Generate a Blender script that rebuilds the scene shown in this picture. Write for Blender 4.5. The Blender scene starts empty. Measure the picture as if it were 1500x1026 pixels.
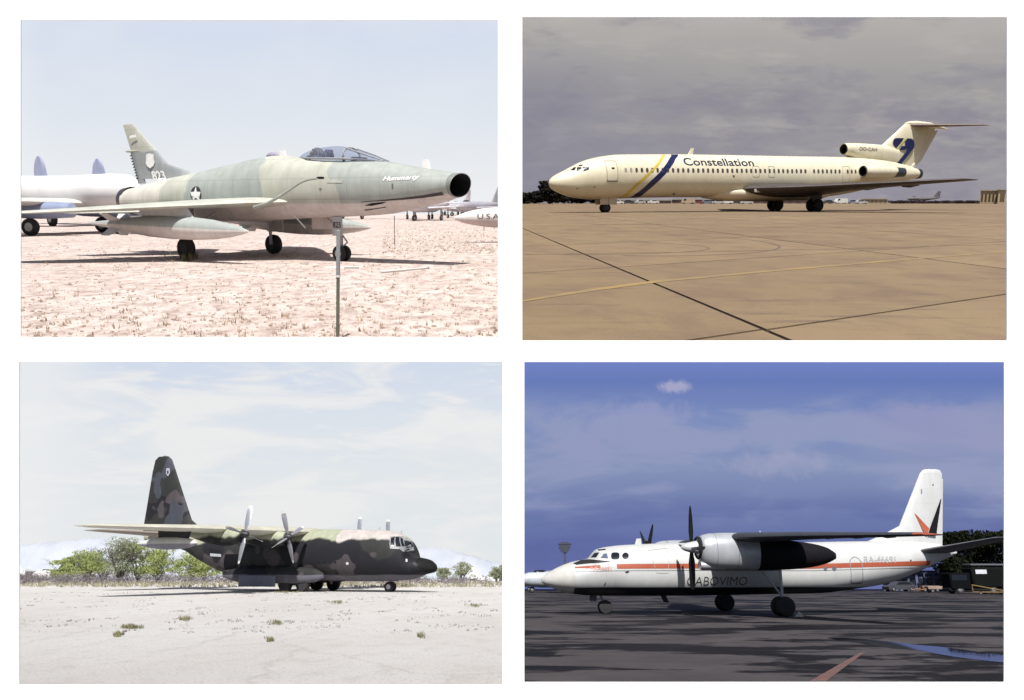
import bpy, bmesh, math, random
import numpy as np
from mathutils import Matrix, Vector
R = math.radians
random.seed(7)
S = bpy.context.scene
COL = S.collection
# ------------------------------------------------------------------ camera, sky light, sun, exposure
FPX, CXP, CYP = 1250.0, 750.0, 513.0          # focal length and centre in pixels of the 1500 x 1026 photograph
cd = bpy.data.cameras.new('camera'); cam = bpy.data.objects.new('camera', cd); COL.objects.link(cam)
cd.sensor_width = 36.0; cd.lens = 36.0*FPX/1500.0; cd.clip_start = 0.1; cd.clip_end = 12000
cam.rotation_euler = (R(90), 0, 0); S.camera = cam
SUN_EL, SUN_AZ = 61.0, 0.0                      # straight behind the camera
w = bpy.data.worlds.new('World'); S.world = w; w.use_nodes = True
nt = w.node_tree; bg = nt.nodes['Background']
sk = nt.nodes.new('ShaderNodeTexSky'); sk.sky_type = 'NISHITA'; sk.sun_disc = False
sk.sun_elevation = R(SUN_EL); sk.sun_rotation = R(180-SUN_AZ); sk.dust_density = 2.0
nt.links.new(sk.outputs[0], bg.inputs[0]); bg.inputs[1].default_value = 0.06
sd = bpy.data.lights.new('sun', 'SUN'); sd.energy = 4.5; sd.angle = R(0.5); sd.color = (1.0, 0.965, 0.91)
so = bpy.data.objects.new('sun', sd); COL.objects.link(so)
sdir = Vector((math.sin(R(SUN_AZ))*math.cos(R(SUN_EL)), -math.cos(R(SUN_AZ))*math.cos(R(SUN_EL)), math.sin(R(SUN_EL))))
so.rotation_euler = sdir.to_track_quat('Z', 'Y').to_euler(); so.location = (0, -20, 60)
S.view_settings.view_transform = 'Standard'; S.view_settings.look = 'None'
S.view_settings.exposure = 0.6; S.view_settings.gamma = 1.0; S.view_settings.use_curve_mapping = False
S.cycles.max_bounces = 8; S.cycles.transparent_max_bounces = 12

# ------------------------------------------------------------------ four places, each a tilted stage behind its own opening
# horizon row in the photograph, eye height over that ground, size of the stage
PAN = {'A': (303.0, 1.65, 13.8), 'B': (291.0, 1.276, 16.5), 'C': (834.0, 1.675, 1.0), 'D': (850.0, 1.634, 1.0)}
def tilt(p): return math.atan((CYP-PAN[p][0])/FPX)
def W(p):
    yh, h, s = PAN[p]
    return Matrix.Rotation(tilt(p), 4, 'X') @ Matrix.Scale(s, 4) @ Matrix.Translation((0, 0, -h))
WM = {p: W(p) for p in PAN}
def ray(p, px, py):
    t = tilt(p); c, s = math.cos(t), math.sin(t)
    return (px-CXP, FPX*c+(CYP-py)*s, -FPX*s+(CYP-py)*c)
def gp(p, px, py):                              # a point of the ground of stage p
    d = ray(p, px, py); k = -PAN[p][1]/d[2]
    return (d[0]*k, d[1]*k)
def at(p, px, py, Y):                           # a point at depth Y of stage p
    d = ray(p, px, py); k = Y/d[1]
    return (d[0]*k, Y, PAN[p][1]+d[2]*k)

# ------------------------------------------------------------------ names, tags, mesh helpers
def tag(o, label=None, cat=None, group=None, kind=None):
    if label: o['label'] = label
    if cat: o['category'] = cat
    if group: o['group'] = group
    if kind: o['kind'] = kind
    return o
def empty(name, p, X, Y, rz=0, Z=0, sc=1.0):
    o = bpy.data.objects.new(name, None); COL.objects.link(o); o.empty_display_size = .5
    if p == 'B' and Y > 290: X, Y, sc = X*.63, Y*.63, sc*.63
    o.matrix_world = WM[p] @ Matrix.Translation((X, Y, Z)) @ Matrix.Rotation(rz, 4, 'Z') @ Matrix.Scale(sc, 4)
    return o
def mesh_from(vs, fs, smooth=True, ang=40):
    me = bpy.data.meshes.new('m'); me.from_pydata([tuple(v) for v in vs], [], fs); me.update()
    if smooth:
        me.polygons.foreach_set('use_smooth', [True]*len(me.polygons))
        me.set_sharp_from_angle(angle=R(ang))
    return me
def link(name, me, mat, parent=None, p=None):
    me.name = name
    o = bpy.data.objects.new(name, me); COL.objects.link(o)
    if mat: me.materials.append(mat)
    if parent: o.parent = parent
    elif p: o.matrix_world = WM[p]
    return o
class MB:                                       # collects verts and faces of ONE part
    def __init__(s): s.v = []; s.f = []
    def add(s, vs, fs):
        n = len(s.v); s.v += [tuple(q) for q in vs]; s.f += [tuple(i+n for i in q) for q in fs]; return s
    def loft(s, rings, c0=True, c1=True, closed=True):
        n = len(rings[0]); vs = [q for r in rings for q in r]; fs = []
        for i in range(len(rings)-1):
            for j in range(n if closed else n-1):
                k = (j+1) % n; fs.append((i*n+j, i*n+k, (i+1)*n+k, (i+1)*n+j))
        if c0: fs.append(tuple(reversed(range(n))))
        if c1: m = (len(rings)-1)*n; fs.append(tuple(range(m, m+n)))
        return s.add(vs, fs)
    def box(s, a, b, ch=0.0):
        (x0, y0, z0), (x1, y1, z1) = a, b
        if ch <= 0:
            v = [(x, y, z) for x in (x0, x1) for y in (y0, y1) for z in (z0, z1)]
            return s.add(v, [(0, 1, 3, 2), (4, 6, 7, 5), (0, 4, 5, 1), (2, 3, 7, 6), (0, 2, 6, 4), (1, 5, 7, 3)])
        r = []
        for x, i in ((x0, ch), (x0+ch, 0), (x1-ch, 0), (x1, ch)):
            c = ch
            pts = [(y0+c+i*0, z0+i), (y1-c, z0+i), (y1-i, z0+c), (y1-i, z1-c), (y1-c, z1-i), (y0+c, z1-i), (y0+i, z1-c), (y0+i, z0+c)]
            r.append([(x, y, z) for y, z in pts])
        return s.loft(r)
    def tube(s, a, b, r0, r1=None, n=10):
        a, b = Vector(a), Vector(b); r1 = r0 if r1 is None else r1
        d = (b-a).normalized(); u = d.orthogonal().normalized(); v = d.cross(u)
        ring = lambda c, r: [tuple(c+u*math.cos(t*2*math.pi/n)*r+v*math.sin(t*2*math.pi/n)*r) for t in range(n)]
        return s.loft([ring(a, r0), ring(b, r1)])
    def path(s, pts, r, n=8):
        pts = [Vector(q) for q in pts]; rings = []
        for i, c in enumerate(pts):
            d = (pts[min(i+1, len(pts)-1)]-pts[max(i-1, 0)]).normalized()
            u = d.cross(Vector((0, 1, 0.01))).normalized(); v = d.cross(u)
            rr = r[i] if isinstance(r, (list, tuple)) else r
            rings.append([tuple(c+u*math.cos(t*2*math.pi/n)*rr+v*math.sin(t*2*math.pi/n)*rr) for t in range(n)])
        return s.loft(rings)
    def lathe(s, prof, c=(0, 0), n=28, sy=1.0, sz=1.0, c0=True, c1=True):   # about the x axis
        rings = []
        for q in prof:
            x, r = q[0], max(q[1], 1e-4); dz = q[2] if len(q) > 2 else 0
            rings.append([(x, c[0]+r*sy*math.cos(t*2*math.pi/n), c[1]+dz+r*sz*math.sin(t*2*math.pi/n)) for t in range(n)])
        return s.loft(rings, c0, c1)
    def lathe_y(s, prof, c, n=24):                                           # about an axis along y through c=(x,z)
        rings = [[(c[0]+r*math.cos(t*2*math.pi/n), y, c[1]+r*math.sin(t*2*math.pi/n)) for t in range(n)] for y, r in prof]
        return s.loft(rings)
    def foil(s, st, vertical=False, n=9, camber=0.0):
        # stations: (x_le, span, height, chord, thickness[, drop of the trailing edge])
        rings = []
        for q in st:
            xl, y, z, ch, th = q[:5]; dr = q[5] if len(q) > 5 else 0.0
            up_, lo = [], []
            for i in range(n+1):
                t = (1-math.cos(math.pi*i/n))/2
                yt = 5*th*(0.2969*math.sqrt(t)-0.126*t-0.3516*t*t+0.2843*t**3-0.1036*t**4)
                cz = camber*4*t*(1-t)*ch
                up_.append((xl+t*ch, yt+cz-dr*t)); lo.append((xl+t*ch, -yt+cz-dr*t))
            pr = up_+lo[-1:0:-1]
            rings.append([(a, b, y) for a, b in pr] if vertical else [(a, y, z+b) for a, b in pr])
            if vertical: rings[-1] = [(a, y+b, z) for a, b in pr]
        return s.loft(rings)
    def go(s, name, mat, parent=None, p=None, smooth=True, ang=40):
        return link(name, mesh_from(s.v, s.f, smooth, ang), mat, parent, p)

def pchip(xs, ys, x):
    xs = np.asarray(xs, float); ys = np.asarray(ys, float); h = np.diff(xs); d = np.diff(ys)/h
    m = np.zeros(len(xs)); m[0] = d[0]; m[-1] = d[-1]
    for i in range(1, len(xs)-1):
        if d[i-1]*d[i] > 0:
            w1, w2 = 2*h[i]+h[i-1], h[i]+2*h[i-1]; m[i] = (w1+w2)/(w1/d[i-1]+w2/d[i])
    x = np.clip(np.asarray(x, float), xs[0], xs[-1]); i = np.clip(np.searchsorted(xs, x)-1, 0, len(xs)-2)
    t = (x-xs[i])/h[i]
    return (ys[i]*(2*t**3-3*t**2+1)+m[i]*h[i]*(t**3-2*t**2+t)+ys[i+1]*(-2*t**3+3*t**2)+m[i+1]*h[i]*(t**3-t**2))
class Body:                                     # key sections (x, bottom, height of the widest line, top, half width, squareness)
    def __init__(s, secs, n=44, step=0.25):
        s.k = np.array(secs, float); s.n = max(n, int(n*1.4)); step *= .6
        xs = set(np.round(s.k[:, 0], 4)); x = s.k[0, 0]
        while x < s.k[-1, 0]: xs.add(round(float(x), 4)); x += step*(.35 if x < s.k[0, 0]+.13*(s.k[-1, 0]-s.k[0, 0]) else 1)
        s.xs = sorted(xs)
    def q(s, x): return [float(pchip(s.k[:, 0], s.k[:, j], x)) for j in range(1, 6)]
    def ring(s, x, grow=0.0, cy=0.0):
        b, zw, t, wd, e = s.q(x); out = []
        for i in range(s.n):
            a = 2*math.pi*i/s.n; c, sn = math.cos(a), math.sin(a)
            y = (wd+grow)*math.copysign(abs(c)**(2/e), c); H = (t-zw if sn > 0 else zw-b)+grow
            out.append((x, cy+y, zw+H*math.copysign(abs(sn)**(2/e), sn)))
        return out
    def surf(s, x, z):
        b, zw, t, wd, e = s.q(x); H = t-zw if z > zw else zw-b
        r = min(abs(z-zw)/max(H, 1e-4), 0.999)
        return wd*(1-r**e)**(1/e)
    def mb(s, c0=True, c1=True, cy=0.0, x0=-1e9, x1=1e9): return MB().loft([s.ring(x, cy=cy) for x in s.xs if x0 <= x <= x1], c0, c1)
def flat_mesh(polys):                           # 2D outlines -> triangulated bmesh
    bm = bmesh.new()
    for po in polys:
        vs = [bm.verts.new((x, 0, z)) for x, z in po]
        if len(vs) > 2: bm.faces.new(vs)
    bmesh.ops.triangulate(bm, faces=bm.faces[:])
    return bm
def drape(bm, surf, near, eps, dx, dz):
    for ax, st in (((1, 0, 0), dx), ((0, 0, 1), dz)):
        k = 0 if ax[0] else 2
        lo = min(v.co[k] for v in bm.verts); hi = max(v.co[k] for v in bm.verts); c = math.floor(lo/st)*st+st
        while c < hi:
            bmesh.ops.bisect_plane(bm, geom=bm.verts[:]+bm.edges[:]+bm.faces[:], plane_co=(c if k == 0 else 0, 0, c if k == 2 else 0), plane_no=ax)
            c += st
    for v in bm.verts:                          # lift off along the skin's normal, not only sideways
        x, z = v.co.x, v.co.z; s0 = surf(x, z); gx = (surf(x+.01, z)-surf(x-.01, z))/.02; gz = (surf(x, z+.01)-surf(x, z-.01))/.02
        v.co.y = near*(s0+eps*min(math.sqrt(1+gx*gx+gz*gz), 5.0))
    bmesh.ops.recalc_face_normals(bm, faces=bm.faces[:])
    bm.normal_update()
    s = sum(f.normal.y*f.calc_area() for f in bm.faces)
    if s*near < 0: bmesh.ops.reverse_faces(bm, faces=bm.faces[:])
def decal(name, polys, mat, parent, surf, near, eps=0.012, dx=0.6, dz=0.25):
    bm = flat_mesh(polys); drape(bm, surf, near, eps, dx, dz)
    me = bpy.data.meshes.new(name); bm.to_mesh(me); bm.free(); me.update()
    return link(name, me, mat, parent)
def text_bm(txt, size, sx=1.0, shear=0.0, bold=0.0):
    cu = bpy.data.curves.new('t', 'FONT'); cu.body = txt; cu.size = size; cu.align_x = 'CENTER'; cu.align_y = 'CENTER'; cu.shear = shear; cu.offset = bold; cu.resolution_u = 3
    o = bpy.data.objects.new('t', cu); COL.objects.link(o)
    me = bpy.data.meshes.new_from_object(o.evaluated_get(bpy.context.evaluated_depsgraph_get()))
    bm = bmesh.new(); bm.from_mesh(me); bpy.data.objects.remove(o); bpy.data.curves.remove(cu); bpy.data.meshes.remove(me)
    bmesh.ops.triangulate(bm, faces=bm.faces[:])
    for v in bm.verts: v.co = Vector((v.co.x*sx, 0, v.co.y))
    return bm
def lettering(txt, x, z, size, mat, parent, surf, near, sx=1.0, shear=0.0, slope=0.0, eps=0.014, bold=0.0, name='lettering'):
    bm = text_bm(txt, size, sx, shear, bold); fl = 1 if near < 0 else -1   # seen from -y the aft axis runs to the right
    for v in bm.verts: v.co = Vector((x+fl*v.co.x, 0, z+v.co.z+slope*v.co.x))
    drape(bm, surf, near, eps, 0.6, 0.2)
    me = bpy.data.meshes.new(name); bm.to_mesh(me); bm.free()
    return link(name, me, mat, parent)

# ------------------------------------------------------------------ materials
class G:
    def __init__(s, name):
        s.m = bpy.data.materials.new(name); s.m.use_nodes = True; s.t = s.m.node_tree; s.t.nodes.clear()
        s.out = s.t.nodes.new('ShaderNodeOutputMaterial'); s.co = s.t.nodes.new('ShaderNodeTexCoord').outputs['Object']
    def n(s, ty, **kw):
        nd = s.t.nodes.new(ty)
        for k, v in kw.items():
            if k.startswith('i_'): s.put(nd.inputs[k[2:].replace('_', ' ')], v)
            elif k.startswith('n_'): s.put(nd.inputs[int(k[2:])], v)
            else: setattr(nd, k, v)
        return nd
    def put(s, inp, v):
        if hasattr(v, 'is_linked') or isinstance(v, bpy.types.NodeSocket): s.t.links.new(v, inp)
        else:
            if isinstance(v, (tuple, list)) and len(v) == 3 and inp.type == 'RGBA': v = (*v, 1)
            inp.default_value = v
    def math(s, op, a, b=0.0, clamp=False):
        nd = s.n('ShaderNodeMath', operation=op, use_clamp=clamp); s.put(nd.inputs[0], a); s.put(nd.inputs[1], b); return nd.outputs[0]
    def mix(s, f, a, b, mode='MIX'):
        nd = s.n('ShaderNodeMix', data_type='RGBA', blend_type=mode, clamp_factor=True); s.put(nd.inputs[0], f); s.put(nd.inputs[6], a); s.put(nd.inputs[7], b); return nd.outputs[2]
    def sep(s, v=None):
        nd = s.n('ShaderNodeSeparateXYZ'); s.put(nd.inputs[0], v or s.co); return nd.outputs
    def com(s, x, y, z):
        nd = s.n('ShaderNodeCombineXYZ'); s.put(nd.inputs[0], x); s.put(nd.inputs[1], y); s.put(nd.inputs[2], z); return nd.outputs[0]
    def map(s, scale=(1, 1, 1), loc=(0, 0, 0), v=None):
        nd = s.n('ShaderNodeMapping'); s.put(nd.inputs[0], v or s.co); nd.inputs['Scale'].default_value = scale; nd.inputs['Location'].default_value = loc; return nd.outputs[0]
    def noise(s, sc, det=4, rough=.55, v=None, dist=0.0):
        nd = s.n('ShaderNodeTexNoise'); s.put(nd.inputs['Vector'], v or s.co)
        nd.inputs['Scale'].default_value = sc; nd.inputs['Detail'].default_value = det; nd.inputs['Roughness'].default_value = rough; nd.inputs['Distortion'].default_value = dist
        return nd.outputs[0]
    def rng(s, x, a, b, c=0.0, d=1.0, smooth=False):
        nd = s.n('ShaderNodeMapRange', interpolation_type='SMOOTHSTEP' if smooth else 'LINEAR')
        for i, v in enumerate((x, a, b, c, d)): s.put(nd.inputs[i], v)
        return nd.outputs[0]
    def ramp(s, x, stops, const=False):
        nd = s.n('ShaderNodeValToRGB'); s.put(nd.inputs[0], x); cr = nd.color_ramp
        if const: cr.interpolation = 'CONSTANT'
        while len(cr.elements) < len(stops): cr.elements.new(1.0)
        for e, (p, c) in zip(cr.elements, stops): e.position = p; e.color = (*c, 1)
        return nd.outputs[0]
    def bump(s, h, strength=.3, dist=.05):
        nd = s.n('ShaderNodeBump'); nd.inputs['Strength'].default_value = strength; nd.inputs['Distance'].default_value = dist; s.put(nd.inputs['Height'], h); return nd.outputs[0]
    def bsdf(s, col, rough=.5, metal=0.0, normal=None, spec=.5, coat=0.0):
        b = s.n('ShaderNodeBsdfPrincipled'); s.put(b.inputs['Base Color'], col); s.put(b.inputs['Roughness'], rough); s.put(b.inputs['Metallic'], metal)
        b.inputs['Specular IOR Level'].default_value = spec; b.inputs['Coat Weight'].default_value = coat
        if normal: s.put(b.inputs['Normal'], normal)
        s.t.links.new(b.outputs[0], s.out.inputs[0]); return s.m
    def emit(s, col, st=1.0):
        e = s.n('ShaderNodeEmission'); s.put(e.inputs[0], col); s.put(e.inputs[1], st); s.t.links.new(e.outputs[0], s.out.inputs[0]); return s.m
    def grime(s, col, amt=.25, sc=1.2, streak=True):
        a = s.noise(sc, 6, .6); b = s.noise(sc*1.3, 5, .6, s.map((.5, 3, .35) if not streak else (2.5, 2.5, .4)))
        k = s.rng(s.math('MULTIPLY', a, b), .12, .42, 1-amt, 1.04)
        return s.mix(1.0, col, s.com(k, k, k), 'MULTIPLY')
    def panels(s, col, px=1.6, pz=.9, amt=.12):
        x, y, z = s.sep()
        fx = s.math('ABSOLUTE', s.math('SUBTRACT', s.math('FRACT', s.math('DIVIDE', x, px)), .5))
        fz = s.math('ABSOLUTE', s.math('SUBTRACT', s.math('FRACT', s.math('DIVIDE', z, pz)), .5))
        l = s.math('MAXIMUM', s.rng(fx, .5-.02/px, .5-.004/px), s.rng(fz, .5-.02/pz, .5-.004/pz))
        k = s.math('SUBTRACT', 1.0, s.math('MULTIPLY', l, amt))
        return s.mix(1.0, col, s.com(k, k, k), 'MULTIPLY')
_pm = {}
def pm(name, col, rough=.5, metal=0.0, grime=.2, sc=1.5, bump=0.0, spec=.5):
    if name in _pm: return _pm[name]
    g = G(name); c = g.grime(col, grime, sc) if grime else col
    nrm = g.bump(g.noise(sc*12, 4), bump, .02) if bump else None
    r = g.rng(g.noise(sc*2, 4), .3, .7, max(rough-.08, .02), min(rough+.08, 1))
    _pm[name] = g.bsdf(c, r, metal, nrm, spec); return _pm[name]
EX = 2**S.view_settings.exposure
def lin(r, g, b): return tuple(((c/255+.055)/1.055)**2.4 if c > 10 else c/255/12.92 for c in (r, g, b))
def disp(r, g, b): return tuple(c/EX for c in lin(r, g, b))     # radiance that shows as this colour
# ------------------------------------------------------------------ the sheet's white border built as a wall with four openings, added floor
DW = 6.7
def wall():
    o = [(30, 29.5, 729.5, 494), (765, 25, 1475, 499), (28, 530, 736, 1004), (768, 530.5, 1471, 1000)]
    k = DW/FPX
    xs = sorted({-420, 1920} | {q[0] for q in o} | {q[2] for q in o}); ys = sorted({-14, 1044} | {q[1] for q in o} | {q[3] for q in o})
    P3 = lambda x, y, d: ((x-CXP)*k, d, (CYP-y)*k)
    vs, fs, ix = [], [], {}
    def v(x, y, d):
        if (x, y, d) not in ix: ix[(x, y, d)] = len(vs); vs.append(P3(x, y, d))
        return ix[(x, y, d)]
    hole = lambda x, y: any(a < x < c and b < y < d for a, b, c, d in o)
    f, b = DW, DW+.012
    solid = {}
    for i in range(len(xs)-1):
        for j in range(len(ys)-1): solid[i, j] = not hole((xs[i]+xs[i+1])/2, (ys[j]+ys[j+1])/2)
    for (i, j), s in solid.items():
        if not s: continue
        x0, x1, y0, y1 = xs[i], xs[i+1], ys[j], ys[j+1]
        fs.append((v(x0, y0, f), v(x0, y1, f), v(x1, y1, f), v(x1, y0, f))); fs.append((v(x0, y0, b), v(x1, y0, b), v(x1, y1, b), v(x0, y1, b)))
        for di, dj, e in ((-1, 0, ((x0, y0), (x0, y1))), (1, 0, ((x1, y1), (x1, y0))), (0, -1, ((x1, y0), (x0, y0))), (0, 1, ((x0, y1), (x1, y1)))):
            if not solid.get((i+di, j+dj), False):
                (a0, a1), (b0, b1) = e; fs.append((v(a0, a1, f), v(a0, a1, b), v(b0, b1, b), v(b0, b1, f)))
    me = mesh_from(vs, fs, False)
    g = G('white_border_paint'); c = g.mix(g.rng(g.noise(.7, 4), .3, .7), (.86, .86, .86), (.84, .84, .835))
    ob = link('border_wall', me, g.bsdf(c, .7, 0, g.bump(g.noise(220, 2), .04, .002)))
    tag(ob, 'white sheet border built as a wall pierced by four rectangular openings, one for each aircraft scene', 'wall')
    zb = (CYP-1044)*k
    fl = MB().add([(-14, -16, zb-.002), (14, -16, zb-.002), (14, DW-.004, zb-.002), (-14, DW-.004, zb-.002)], [(0, 1, 2, 3)]).go('floor', pm('bounce_floor_pale', (.55, .54, .52), .8, 0, .15, .8, .1), None, None, False)  # out of view, added as a reflector for the wall
    tag(fl, 'unseen pale floor added to bounce light onto the white border wall', kind='structure')
wall()
def divider():                                  # thin partition that parts the left bays from the right ones
    pts = [(DW+.02, -3.2), (165, -60), (4000, -60), (4000, 2100), (DW+.02, 2.9)]
    m = MB().add([(-.012, y, z) for y, z in pts]+[(.012, y, z) for y, z in pts], [(4, 3, 2, 1, 0), (5, 6, 7, 8, 9)]+[(i, (i+1) % 5, 5+(i+1) % 5, 5+i) for i in range(5)])
    tag(m.go('dividing_wall', pm('white_partition', (.84, .84, .84), .8, 0, .03, .5), None, None, False), 'thin white partition running back between the left and right scenes', kind='structure')
divider()

# ------------------------------------------------------------------ skies: a backdrop behind each place, coordinates in photo pixels from its horizon
def sky(p, B, x0, x1, z0, z1, mat, label):
    o = MB().add([(x0, 0, z0), (x1, 0, z0), (x1, 0, z1), (x0, 0, z1)], [(0, 1, 2, 3)]).go('sky', mat, None, None, False)
    o.matrix_world = WM[p] @ Matrix.Translation((0, B, PAN[p][1])) @ Matrix.Scale(B/FPX, 4)
    tag(o, label, kind='structure')
def sky_a():
    g = G('sky_pale_blue'); x, y, z = g.sep()
    c = g.ramp(g.rng(z, -10, 290), [(0, disp(240, 240, 242)), (.22, disp(233, 236, 240)), (.5, disp(222, 229, 238)), (.82, disp(213, 222, 238)), (1, disp(218, 224, 241))])
    c = g.mix(g.math('MULTIPLY', g.rng(g.noise(.006, 3, .5, g.map((1, 1, 2.2))), .45, .75), .35), c, disp(232, 237, 241))
    c = g.mix(g.rng(x, -640, -735, 0, .55, True), c, disp(238, 241, 245)); return g.emit(c)
sky('A', 190, -900, -2, -16, 330, sky_a(), 'pale hazy blue sky fading to white behind the camouflaged fighter')
def sky_b():
    g = G('sky_overcast'); x, y, z = g.sep()
    c = g.ramp(g.rng(z, -10, 275), [(0, disp(150, 147, 160)), (.3, disp(150, 147, 155)), (.55, disp(156, 153, 156)), (.8, disp(172, 169, 167)), (1, disp(190, 184, 180))])
    v = g.map((1, 1, 3.2)); wv = g.noise(.004, 5, .6, v, .1)
    c = g.mix(g.rng(wv, .38, .52, .75, 0, True), c, disp(140, 137, 150))
    c = g.mix(g.rng(g.noise(.0065, 6, .62, g.map((1, 1, 4.0), (40, 0, 9)), .15), .48, .72, 0, .6, True), c, disp(184, 180, 175))
    c = g.mix(g.rng(g.noise(.012, 6, .6, g.map((1, 1, 3.5), (7, 0, 3)), .1), .45, .7, 0, .4), c, disp(168, 166, 164))
    c = g.mix(g.math('MULTIPLY', g.rng(x, 330, 0, 0, 1, True), g.rng(z, 235, 130, 0, .55, True)), c, disp(132, 132, 148))
    return g.emit(c)
sky('B', 235, 2, 900, -14, 330, sky_b(), 'grey overcast sky with layered cloud bands behind the white airliner')
def sky_c():
    g = G('sky_white_streaks'); x, y, z = g.sep()
    c = g.ramp(g.rng(z, -10, 305), [(0, disp(226, 231, 233)), (.35, disp(226, 231, 234)), (.65, disp(221, 228, 235)), (1, disp(208, 218, 234))])
    v = g.map((1, 1, 4.2), (120, 0, 33)); a = g.noise(.0042, 5, .55, v, .7)
    c = g.mix(g.rng(a, .44, .62, 0, .95, True), c, disp(236, 236, 236))
    c = g.mix(g.rng(g.noise(.011, 5, .6, g.map((1, 1, 4.5), (3, 0, 70)), .5), .52, .72, 0, .6, True), c, disp(238, 238, 237))
    c = g.mix(g.rng(x, -560, -715, 0, .75, True), c, disp(237, 238, 239)); return g.emit(c)
sky('C', 160, -900, -2, -26, 318, sky_c(), 'bright blue white sky with thin streaked cloud behind the dark transport')
def sky_d():
    g = G('sky_deep_blue'); x, y, z = g.sep()
    c = g.ramp(g.rng(z, -10, 322), [(0, disp(104, 112, 166)), (.16, disp(96, 108, 162)), (.32, disp(112, 126, 174)), (.5, disp(132, 146, 184)), (.72, disp(124, 141, 188)), (.9, disp(104, 124, 184)), (1, disp(116, 132, 198))])
    v = g.map((1, 1, 2.8), (60, 0, 20)); a = g.noise(.0045, 6, .58, v, .6)
    band = g.math('MULTIPLY', g.rng(z, 60, 130, 0, 1, True), g.rng(z, 285, 230, 0, 1, True))
    c = g.mix(g.math('MULTIPLY', g.rng(a, .42, .6, 0, .8, True), band), c, disp(150, 158, 192))
    b = g.noise(.014, 6, .62, g.map((1, 1, 1.9), (31, 0, 5)), .4)
    right = g.math('MULTIPLY', g.rng(x, 470, 600, 0, 1, True), g.math('MULTIPLY', g.rng(g.math('ADD', z, g.math('MULTIPLY', b, 60)), 290, 262, 0, 1, True), g.rng(z, 150, 200, 0, 1, True)))
    c = g.mix(g.math('MULTIPLY', right, .75), c, disp(150, 154, 190))
    def puff(c, px, pz, rx, rz, k, col):
        dx = g.math('DIVIDE', g.math('SUBTRACT', x, px), rx); dz = g.math('DIVIDE', g.math('SUBTRACT', z, pz), rz)
        d = g.math('SQRT', g.math('ADD', g.math('MULTIPLY', dx, dx), g.math('MULTIPLY', dz, dz)))
        d = g.math('ADD', d, g.math('MULTIPLY', g.math('SUBTRACT', g.noise(.03, 5, .65), .5), 2.6))
        return g.mix(g.rng(d, 1.05, .25, 0, k, True), c, col)
    c = puff(c, 238, 280, 32, 13, .95, disp(166, 168, 200)); c = puff(c, 210, 240, 90, 22, .6, disp(150, 156, 196))
    c = puff(c, 385, 165, 95, 22, .45, disp(164, 166, 196)); c = puff(c, 620, 232, 95, 32, .6, disp(148, 152, 192))
    lo = g.rng(g.noise(.004, 5, .55, g.map((1, 1, 6), (9, 0, 9)), .4), .45, .6, 0, .55, True)
    c = g.mix(g.math('MULTIPLY', lo, g.rng(z, 140, 80, 0, 1, True)), c, disp(92, 104, 160))
    return g.emit(c)
sky('D', 165, 2, 900, -30, 332, sky_d(), 'deep blue sky with low violet cloud behind the white turboprop')

# ------------------------------------------------------------------ grounds
def sheet(name, p, pts, z, mat, parent=None):
    o = MB().add([(x, y, z) for x, y in pts], [tuple(range(len(pts)))]).go(name, mat, parent, p if not parent else None, False)
    return o
def ground_mat_a():
    g = G('desert_dirt'); v = g.map((1, .55, 1))
    a = g.noise(.5, 6, .65, v); b = g.noise(3.2, 6, .7, v); cc = g.noise(14, 5, .7, v)
    c = g.mix(g.rng(a, .38, .62), (.52, .455, .42), (.43, .35, .315))
    c = g.mix(g.rng(b, .45, .62, 0, .85), c, (.25, .18, .16))
    c = g.mix(g.rng(cc, .5, .7, 0, .6), c, (.58, .53, .49))
    c = g.mix(g.rng(g.noise(28, 4, .7), .58, .72, 0, .7), c, (.17, .12, .09))
    return g.bsdf(c, .95, 0, g.bump(g.math('ADD', g.noise(9, 6, .7), g.math('MULTIPLY', g.noise(2, 4), .8)), .55, .12), .1)
gA = sheet('desert_ground', 'A', [(-150, 9.5), (-.02, 9.5), (-.02, 190.5), (-150, 190.5)], 0, ground_mat_a()); tag(gA, 'sunlit pinkish desert dirt under the camouflaged fighter', kind='structure')
def ground_mat_c():
    g = G('pale_hardpan'); v = g.map((1, .5, 1))
    a = g.noise(.12, 6, .6, v); b = g.noise(1.7, 6, .7, v)
    c = g.mix(g.rng(a, .4, .62), (.56, .545, .535), (.50, .48, .465))
    c = g.mix(g.rng(b, .5, .68, 0, .6), c, (.43, .41, .395)); c = g.mix(g.rng(g.noise(17, 5, .75, v), .52, .68, 0, .7), c, (.27, .255, .24))
    cr = g.n('ShaderNodeTexVoronoi', feature='DISTANCE_TO_EDGE'); g.put(cr.inputs['Vector'], g.map((.16, .07, 1), (3, 1.7, 0), g.com(*[g.math('ADD', q, g.math('MULTIPLY', g.noise(.8, 4), .9)) for q in g.sep()[:2]], 0.0))); cr.inputs['Scale'].default_value = 1.0
    c = g.mix(g.rng(cr.outputs[0], .008, .001, 0, .22), c, (.24, .225, .21))
    return g.bsdf(c, .95, 0, g.bump(g.noise(11, 6, .75), .8, .10), .1)
gC = sheet('pale_ground', 'C', [(-130, 11.5), (-.02, 11.5), (-.02, 160.5), (-130, 160.5)], 0, ground_mat_c()); tag(gC, 'bleached hard dirt apron with fine cracks under the dark transport', kind='structure')
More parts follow.
